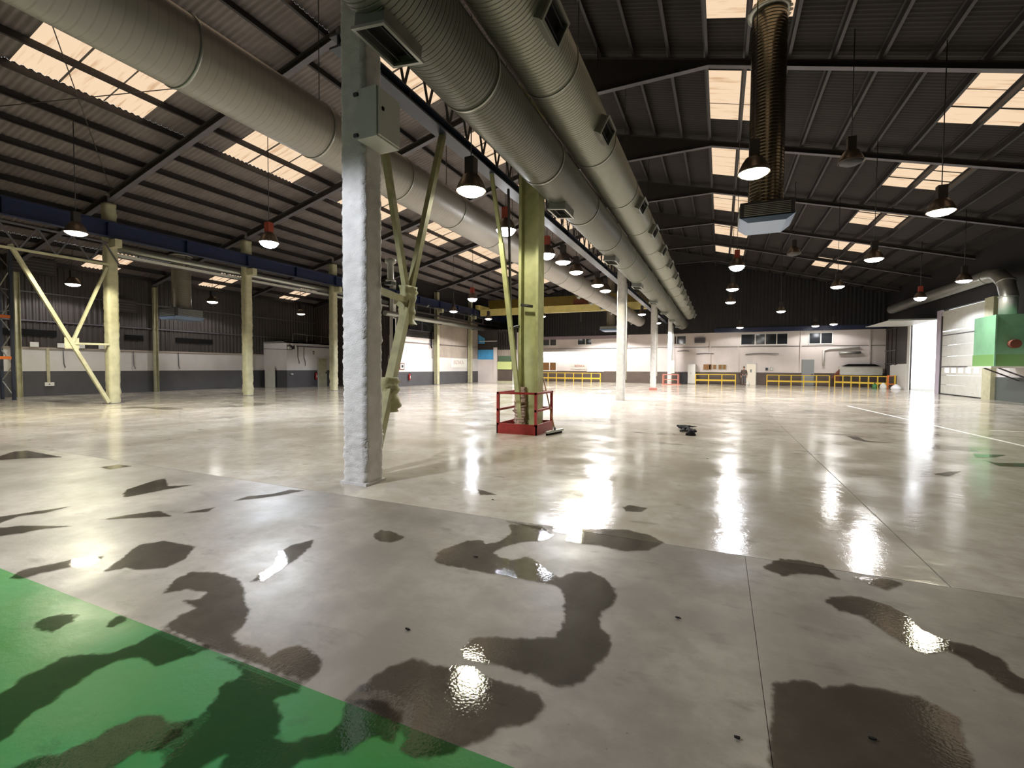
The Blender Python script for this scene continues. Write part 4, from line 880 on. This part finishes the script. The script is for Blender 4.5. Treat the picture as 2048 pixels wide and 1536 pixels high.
# pallet rack at the far left
rk = thing('pallet_rack', 'dark blue pallet rack with orange beams at the left edge', 'rack', (-29,8.4,0))
for y in (9.82,7.1):
    for x in (-28.5,-29.6):
        bx(x-.06,y-.05,.01,x+.06,y+.05,6.6).build('upright', M['rack_blue'], rk); bx(x-.09,y-.08,0,x+.09,y+.08,.012).build('foot_plate', M['rack_blue'], rk)
    z = .15; s = 1
    while z < 6.0:
        a, b = (-28.5,-29.6) if s > 0 else (-29.6,-28.5)
        MB().bar((a,y,z),(b,y,z+.7),.035).build('lacing', M['galv'], rk); z += .7; s = -s
    for z in (3.95,): MB().bar((-28.5,y,z),(-29.6,y,z),.035).build('lacing', M['galv'], rk)
for z in (1.8,3.6):
    for x in (-28.5,-29.6): bx(x-.03,7.1,z,x+.03,9.82,z+.13).build('rack_beam', M['orange'], rk)
# left wall fittings
for k, (y0, y1) in enumerate(((11.27,11.59),(12.31,12.6),(13.1,13.43),(14.05,14.29))):
    tag(bx(-30.97,y0,2.45,-30.9,y1,2.68).build('wall_plate', M['white']), ['small white plate on the left wall ledge, nearest the rack','small white plate on the left wall ledge, second from the rack','small white plate on the left wall ledge, third from the rack','small white plate on the left wall ledge, farthest from the rack'][k], 'plate', 'white plates on the left wall')
so = thing('socket_strip', 'white socket box at the end of a pale conduit on the left wall', 'socket', (-30.95,12,.5))
bx(-30.985,11.88,.68,-30.93,12.0,2.4).build('conduit', M['cream'], so); bx(-30.985,11.78,.5,-30.9,12.14,.68).build('socket_box', M['white'], so); bx(-30.9,11.92,.57,-30.895,11.98,.61).build('socket_hole', M['black'], so)
for k, (y, z) in enumerate(((12.55,1.43),(15.7,1.35),(18.15,1.35))):
    tag(MB().tube([(-30.96,y,2.38),(-30.96,y+.02,z+.2),(-30.9,y+.05,z)], .022, 6).build('hanging_cable', M['steel_grey']), ['dark cable hanging on the left wall behind the K brace','dark cable hanging on the left wall right of the first left column','dark cable hanging on the left wall farthest from the camera'][k], 'cable', 'hanging cables on the left wall')
for (y0,y1,z0,hh,lab) in ((14.6,15.7,4.55,.7,'pale air conditioner on the left wall behind the vertical duct'),(10.4,12.2,6.0,.75,'long dim wall unit above the left wall at the pallet rack')):
    a = thing('wall_unit', lab, 'wall unit', (-30.7,y0,z0))
    bx(-30.9,y0,z0,-30.5,y1,z0+hh).build('case', M['clad_brown'], a)
    for q in range(4): bx(-30.5,y0+.1,z0+.12+.15*q,-30.485,y1-.1,z0+.16+.15*q).build('louvre', M['steel_grey'], a)
# office block fittings
bd = tag(bx(-30.6,23.92,0,-29.62,24.0,1.52).build('board', M['offwhite']), 'tall white board leaning beside the white office block', 'board')
def extinguisher(label, x, y, z):
    e = thing('fire_extinguisher', label, 'extinguisher', (x,y,z))
    MB().lathe([(.06,0),(.085,.02),(.085,.42),(.06,.5),(.03,.53)], (x,y,z), 14, True, True).build('cylinder', M['ext_red'], e)
    MB().lathe([(.03,.52),(.03,.6),(.01,.61)], (x,y,z), 10).build('valve', M['black'], e)
    MB().tube([(x,y,z+.56),(x+.1,y+.05,z+.5),(x+.11,y+.05,z+.1)], .014, 6).build('hose', M['black'], e)
    bx(x+.086,y-.04,z+.15,x+.09,y+.04,z+.35).build('label_plate', M['white'], e); return e
extinguisher('red fire extinguisher beside the office block door', -28.48, 26.7, .55)
extinguisher('red fire extinguisher on the side wall below the framed sign', -22.98, 31.1, .48)
sg = thing('wall_sign', 'small sign with dark pictogram above the office block door', 'sign', (-28.58,26.55,2.45))
bx(-28.6,26.46,2.45,-28.58,26.68,2.78).build('sign_plate', M['offwhite'], sg); bx(-28.58,26.5,2.63,-28.575,26.64,2.74).build('pictogram', M['dgrey'], sg); bx(-28.58,26.52,2.48,-28.575,26.62,2.58).build('pictogram', M['dgrey'], sg)
gl2 = thing('wall_lamp', 'round white bulkhead light on the office block corner', 'lamp', (-28.55,24.5,1.0))
MB().lathe([(.1,0),(.1,.05),(.06,.09),(.01,.1)], (-28.52,24.5,.95), 14).build('globe', M['white'], gl2); bx(-28.59,24.42,.9,-28.5,24.58,.95).build('lamp_base', M['dgrey'], gl2)
hr = thing('handrail', 'thin dark handrail on top of the white office block', 'railing', (-28.6,25,3.34))
MB().tube([(-28.65,24.7,3.34),(-28.65,24.75,3.95),(-28.65,28.8,3.85)], .02, 6).build('top_rail', M['galv'], hr)
for y in (26,27.4): MB().tube([(-28.65,y,3.34),(-28.65,y,3.92)], .016, 6).build('rail_post', M['galv'], hr)
jb = thing('junction_box', 'tangle of dark junction boxes at the top corner of the office block', 'electrics', (-28.5,24.3,2.9))
for k in range(5): bx(-28.58,24.2+.13*k,2.8+.12*(k%3),-28.42,24.3+.13*k,2.98+.12*(k%3)).build('small_box', M['dgrey' if k%2 else 'offwhite'], jb)
MB().tube([(-28.6,22.0,2.75),(-28.5,24.12,2.75),(-28.5,24.5,2.75),(-28.5,24.6,3.0)], .02, 6).build('conduit', M['dgrey'], jb)
for y, z in ((25.2,1.75),(25.75,1.6)): tag(MB().tube([(-28.57,y-.1,3.0),(-28.57,y-.1,2.2),(-28.55,y,1.9),(-28.55,y,z)], .02, 6).build('hanging_cable', M['dgrey']), 'dark cable dangling on the lit face of the office block, '+('left' if y < 25.5 else 'right')+' one of two', 'cable', 'cables on the office block')
# side wall fittings
fs = thing('framed_notice', 'square dark-framed notice on the side wall above the extinguisher', 'sign', (-23.07,30.2,1.35))
bx(-23.1,29.95,1.33,-23.06,30.55,1.85).build('frame', M['rust'], fs); bx(-23.06,30.03,1.4,-23.05,30.47,1.78).build('paper', M['paper'], fs); bx(-23.05,30.15,1.5,-23.045,30.4,1.7).build('drawing', M['dgrey'], fs)
rs = thing('hose_sign', 'red sign just left of the framed notice', 'sign', (-23.07,29.7,1.2))
bx(-23.1,29.55,1.2,-23.07,29.9,1.75).build('sign_plate', M['red2'], rs); bx(-23.07,29.62,1.5,-23.065,29.83,1.68).build('pictogram', M['white'], rs)
def words(text, size, loc, rot, material, parent, name='lettering'):
    cu = bpy.data.curves.new(name, 'FONT'); cu.body = text; cu.size = size; cu.align_x = 'CENTER'; cu.align_y = 'CENTER'; cu.extrude = .004
    me = bpy.data.meshes.new(name)
    to = bpy.data.objects.new(name, cu); COL.objects.link(to)
    dg = bpy.context.evaluated_depsgraph_get(); me2 = bpy.data.meshes.new_from_object(to.evaluated_get(dg)); me2.name = name
    bpy.data.objects.remove(to); me2.materials.clear(); me2.materials.append(material)
    o = bpy.data.objects.new(name, me2); COL.objects.link(o); o.parent = parent
    off = parent.location; o.location = (loc[0]-off.x, loc[1]-off.y, loc[2]-off.z); o.rotation_euler = rot; return o
ws = thing('wall_sign', 'pale lettered sign board on the cladding of the side wall', 'sign', (-23.05,39,1.6))
bx(-23.09,37.6,1.5,-23.06,40.6,2.38).build('sign_board', M['white'], ws)
words('BIZAKA', .55, (-23.05,39.0,2.0), (PI/2,0,PI/2), mat('faded_lettering','#b9a4a0',.7), ws)
bx(-23.06,37.8,1.62,-23.05,40.2,1.68).build('underline', M['paper'], ws)
wv = thing('wall_pipe', 'thin horizontal pipe with a black valve on the side wall', 'pipe', (-23,33,3.6))
MB().tube([(-23.0,29.5,3.55),(-23.0,42.8,3.6)], .025, 6).build('pipe_run', M['steel_grey'], wv); MB().tube([(-22.98,34.2,4.6),(-22.98,34.2,3.4),(-22.9,34.2,3.2)], .07, 8).build('valve_hose', M['black'], wv); MB().tube([(-22.98,34.35,3.3),(-22.98,34.35,2.3)], .02, 6).build('drop_pipe', M['black'], wv)
# yellow railings before the far wall
def railing(label, x0, x1, posts, y=49.4, y1=None):
    y1 = y if y1 is None else y1; f = lambda x: y+(y1-y)*(x-x0)/(x1-x0)
    r = thing('guard_railing', label, 'railing', (x0,y,0), 'yellow railings before the far wall')
    for z, hgt in ((.98,.06),(.42,.14)): MB().bar((x0,y,z),(x1,y1,z),.05,hgt).build('rail', M['rail_yellow'], r)
    for k in range(posts+1):
        x = x0+(x1-x0)*k/posts; bx(x-.04,f(x)-.04,0,x+.04,f(x)+.04,1.0).build('post', M['rail_yellow'], r)
    return r
railing('yellow railing under the glowing fluorescent battens', -18.6, -11.7, 7)
railing('short yellow railing right of the tall white cabinet', -2.2, 1.35, 3)
railing('long yellow railing right of the lit doorway', 4.0, 8.9, 5)
railing('yellow railing running to the right end of the far wall', 9.3, 12.3, 6, 49.4, 46.6)
tg = thing('gate_frame', 'orange-stained upright gate frame at the right end of the yellow railings', 'gate', (12.4,46.4,0))
for x in (12.3,12.75): bx(x-.05,46.35,0,x+.05,46.45,1.1).build('post', M['rail_yellow' if x > 12.5 else 'orange'], tg)
for z in (.35,1.0): bx(12.3,46.37,z,12.75,46.43,z+.07).build('rail', M['orange'], tg)
# far wall fittings
lk = thing('locker', 'tall white cabinet standing against the far wall beside the short railing', 'cabinet', (-2.6,49.9,0))
bx(-2.95,49.6,.03,-2.25,50.2,1.98).build('body', M['white'], lk); bx(-2.93,49.585,.06,-2.61,49.6,1.95).build('door', M['white'], lk); bx(-2.59,49.585,.06,-2.27,49.6,1.95).build('door', M['white'], lk); bx(-2.66,49.57,1.0,-2.63,49.585,1.15).build('handle', M['dgrey'], lk)
dm = tag(MB().prism([(-4.0,0),(-3.0,0),(-3.0,1.12),(-3.7,1.12),(-4.0,.9)], 49.6, 50.2).build('covered_crate', M['dgrey']), 'dark rounded covered crate left of the tall white cabinet', 'crate')
nb = thing('notice_board', 'brown notice board on the far wall above the short railing', 'board', (-1.1,50.25,1.45))
bx(-1.53,50.22,1.45,-.78,50.29,1.96).build('panel', M['wood'], nb); bx(-1.56,50.21,1.42,-.75,50.23,1.45).build('lower_edge', M['cream'], nb)
for k, x in enumerate((-.68,-.18,.2)):
    p = thing('poster', ['framed sheet next to the brown notice board','second framed sheet right of the brown notice board','third framed sheet right of the brown notice board'][k], 'poster', (x,50.25,1.45), 'framed sheets on the far wall')
    bx(x,50.24,1.47,x+.34,50.29,1.95).build('frame', M['cream'], p); bx(x+.04,50.23,1.51,x+.3,50.24,1.91).build('print', M['wood'], p)
for k, x in enumerate((3.9,4.3)):
    p = thing('poster', ['small grey picture right of the lit doorway, left of two','small grey picture right of the lit doorway, right of two'][k], 'poster', (x,50.25,1.4), 'small pictures beside the doorway')
    bx(x,50.25,1.38,x+.26,50.29,1.68).build('frame', M['grey_door'], p); bx(x+.04,50.245,1.42,x+.22,50.25,1.64).build('print', M['dgrey' if k == 0 else 'paper'], p)
fb = thing('wall_sign', 'sign with faded red lettering beside the bright far window', 'sign', (-14.4,50.25,1.5))
bx(-15.2,50.25,1.42,-13.6,50.29,2.1).build('sign_board', M['offwhite'], fb)
words('BIZAKA', .34, (-14.25,50.235,1.76), (PI/2,0,0), M['red2'], fb)
vb = thing('equipment_box', 'long white box on the far wall with a black canopy over it', 'box', (11,49.9,1.1))
bx(9.7,49.75,1.06,12.8,50.25,1.8).build('case', M['offwhite'], vb); MB().prism([(9.9,1.82),(12.7,1.82),(12.2,2.02),(10.4,2.02)], 49.7, 50.25).build('canopy', M['black'], vb)
tp = tag(MB().prism([(9.1,.75),(9.7,.4),(9.7,1.55)], 49.7, 50.1).build('dark_panel', M['rust']), 'dark triangular panel left of the long white box', 'panel')
ac = thing('wall_unit', 'grey ventilation unit on the far wall between ducts and wide window', 'wall unit', (-2,50.1,4.2))
bx(-2.4,49.95,4.1,-1.4,50.28,4.6).build('case', M['steel_grey'], ac)
for q in range(4): bx(-2.3,49.93,4.17+.1*q,-1.5,49.95,4.2+.1*q).build('louvre', M['dgrey'], ac)
# bags and bottle near the gate
bgm = MB(); bgm.lathe([(.02,.42),(.12,.36),(.28,.22),(.34,.1),(.28,0)], (12.55,45.4,0), 14)
tag(bgm.build('plastic_bag', M['bag']), 'white plastic rubbish bag beside the orange-stained gate frame', 'bag')
bgm = MB(); bgm.lathe([(.02,.5),(.08,.45),(.2,.3),(.24,.12),(.18,0)], (11.9,46.0,0), 14)
tag(bgm.build('plastic_bag', M['paper']), 'pale rubbish bag in front of the railing end', 'bag')
bt = thing('canister', 'dark green canister on the floor at the railing end', 'canister', (11.4,46.2,0))
MB().lathe([(.16,0),(.17,.03),(.17,.3),(.08,.38),(.05,.4),(.05,.45),(.01,.46)], (11.4,46.2,0), 14).build('body', M['bottle'], bt); MB().lathe([(.055,.44),(.055,.49),(.01,.5)], (11.4,46.2,0), 10).build('cap', M['black'], bt)
# faded red guard around the white far column
g2 = thing('column_guard', 'faded red guard around the foot of the bright far column', 'guard', (-4.4,46.8,0))
for x in (-4.95,-3.6):
    for y in (46.2,47.3): bx(x-.05,y-.05,0,x+.05,y+.05,1.0).build('post', M['red2'], g2)
for z in (.45,.92):
    for y in (46.2,47.3): bx(-4.95,y-.03,z,-3.6,y+.03,z+.08).build('guard_rail', M['red2'], g2)
    for x in (-4.95,-3.6): bx(x-.03,46.2,z,x+.03,47.3,z+.08).build('guard_rail', M['red2'], g2)
bx(-5.05,46.1,0,-3.4,47.4,.08).build('base', M['red2'], g2)

# ================================================================== PERSON
pe = thing('person', 'person in brown jacket and grey trousers standing before the lit doorway', 'person', (2.08,49.6,0))
def skin_chain(name, joints, edges, radii, material, parent, root=0, sub=2):
    me = bpy.data.meshes.new(name); off = parent.location
    me.from_pydata([(x-off.x,y-off.y,z-off.z) for x,y,z in joints], edges, [])
    o = bpy.data.objects.new(name, me); COL.objects.link(o)
    sk = o.modifiers.new('skin','SKIN'); sk.use_smooth_shade = True
    for i, r in enumerate(radii):
        r = r if isinstance(r, tuple) else (r, r)
        me.skin_vertices[0].data[i].radius = r; me.skin_vertices[0].data[i].use_root = (i == root)
    ss = o.modifiers.new('sub','SUBSURF'); ss.levels = sub; ss.render_levels = sub
    dg = bpy.context.evaluated_depsgraph_get(); m2 = bpy.data.meshes.new_from_object(o.evaluated_get(dg)); m2.name = name
    bpy.data.objects.remove(o); m2.materials.clear(); m2.materials.append(material)
    o = bpy.data.objects.new(name, m2); COL.objects.link(o); o.parent = parent; return o
X0, Y0 = 2.08, 49.6
def P(x, y, z): return (X0+x, Y0+y, z)
# one body surface: pelvis, spine, neck, head, arms, hands, legs and feet
J = [P(0,0,.95),P(0,0,1.12),P(0,.01,1.32),P(0,.01,1.43),P(0,-.01,1.5),P(0,-.03,1.6),P(0,-.03,1.7)]
Rr = [(.15,.11),(.14,.1),(.17,.11),(.1,.08),.055,(.078,.095),(.06,.075)]
E_ = [(0,1),(1,2),(2,3),(3,4),(4,5),(5,6)]
for s in (-1,1):
    b = len(J)
    J += [P(.18*s,.01,1.39),P(.25*s,.02,1.12),P(.25*s,-.08,.9),P(.25*s,-.12,.82)]; Rr += [.062,.047,.035,.04]
    E_ += [(2,b),(b,b+1),(b+1,b+2),(b+2,b+3)]
    for q, (dx, ln) in enumerate(((-.03,.075),(-.01,.085),(.012,.08),(.032,.06))):
        f = len(J); J += [P(.25*s+dx*.8,-.135,.77),P(.25*s+dx,-.135,.77-ln)]; Rr += [.011,.009]; E_ += [(b+3,f),(f,f+1)]
    f = len(J); J += [P(.25*s-.045*s,-.16,.8),P(.25*s-.05*s,-.18,.755)]; Rr += [.012,.01]; E_ += [(b+3,f),(f,f+1)]
    l = len(J)
    J += [P(.1*s,0,.88),P(.11*s,-.01,.5),P(.12*s,.02,.09),P(.13*s,-.14,.045)]; Rr += [.09,.062,.045,(.045,.035)]
    E_ += [(0,l),(l,l+1),(l+1,l+2),(l+2,l+3)]
body = skin_chain('body', J, E_, Rr, M['skin'], pe)
jk = [P(0,0,.9),P(0,0,1.12),P(0,.01,1.32),P(0,.01,1.44)]; jr = [(.185,.14),(.17,.125),(.195,.13),(.11,.09)]; je = [(0,1),(1,2),(2,3)]
for s in (-1,1):
    b = len(jk); jk += [P(.19*s,.01,1.39),P(.25*s,.02,1.12),P(.25*s,-.08,.91)]; jr += [.075,.062,.052]; je += [(2,b),(b,b+1),(b+1,b+2)]
skin_chain('jacket', jk, je, jr, M['jacket'], pe)
tj = [P(0,0,.96)]; tr_ = [(.16,.125)]; te = []
for s in (-1,1):
    b = len(tj); tj += [P(.1*s,0,.86),P(.11*s,-.01,.5),P(.12*s,.02,.1)]; tr_ += [.105,.078,.066]; te += [(0,b),(b,b+1),(b+1,b+2)]
skin_chain('trousers', tj, te, tr_, M['trousers'], pe)
for s in (-1,1): skin_chain('shoe', [P(.12*s,.05,.05),P(.125*s,-.05,.05),P(.13*s,-.17,.04)], [(0,1),(1,2)], [.05,.052,(.048,.04)], M['black'], pe)
MB().lathe([(.001,1.79),(.05,1.775),(.085,1.73),(.09,1.68),(.084,1.645)], (X0,Y0-.015,0), 16).build('hair', M['hair'], pe)
for s in (-1,1):
    MB().lathe([(.001,.008),(.01,.005),(.012,0),(.01,-.005),(.001,-.008)], (X0+.03*s,Y0-.118,1.66), 8).build('eye', M['black'], pe)
    MB().lathe([(.001,.028),(.012,.015),(.014,0),(.009,-.02),(.001,-.026)], (X0+.088*s,Y0-.02,1.645), 8).build('ear', M['skin'], pe)
MB().prism([(Y0-.115,1.66),(Y0-.145,1.615),(Y0-.115,1.605)], X0-.014, X0+.014, 'x').build('nose', M['skin'], pe)
bx(X0-.025,Y0-.118,1.572,X0+.025,Y0-.11,1.58).build('mouth', M['red2'], pe)
tag(MB().lathe([(.02,.4),(.05,.36),(.14,.2),(.17,.08),(.13,0)], (2.42,49.35,0), 14).build('plastic_bag', M['paper']), 'pale bag on the floor at the feet of the person', 'bag')
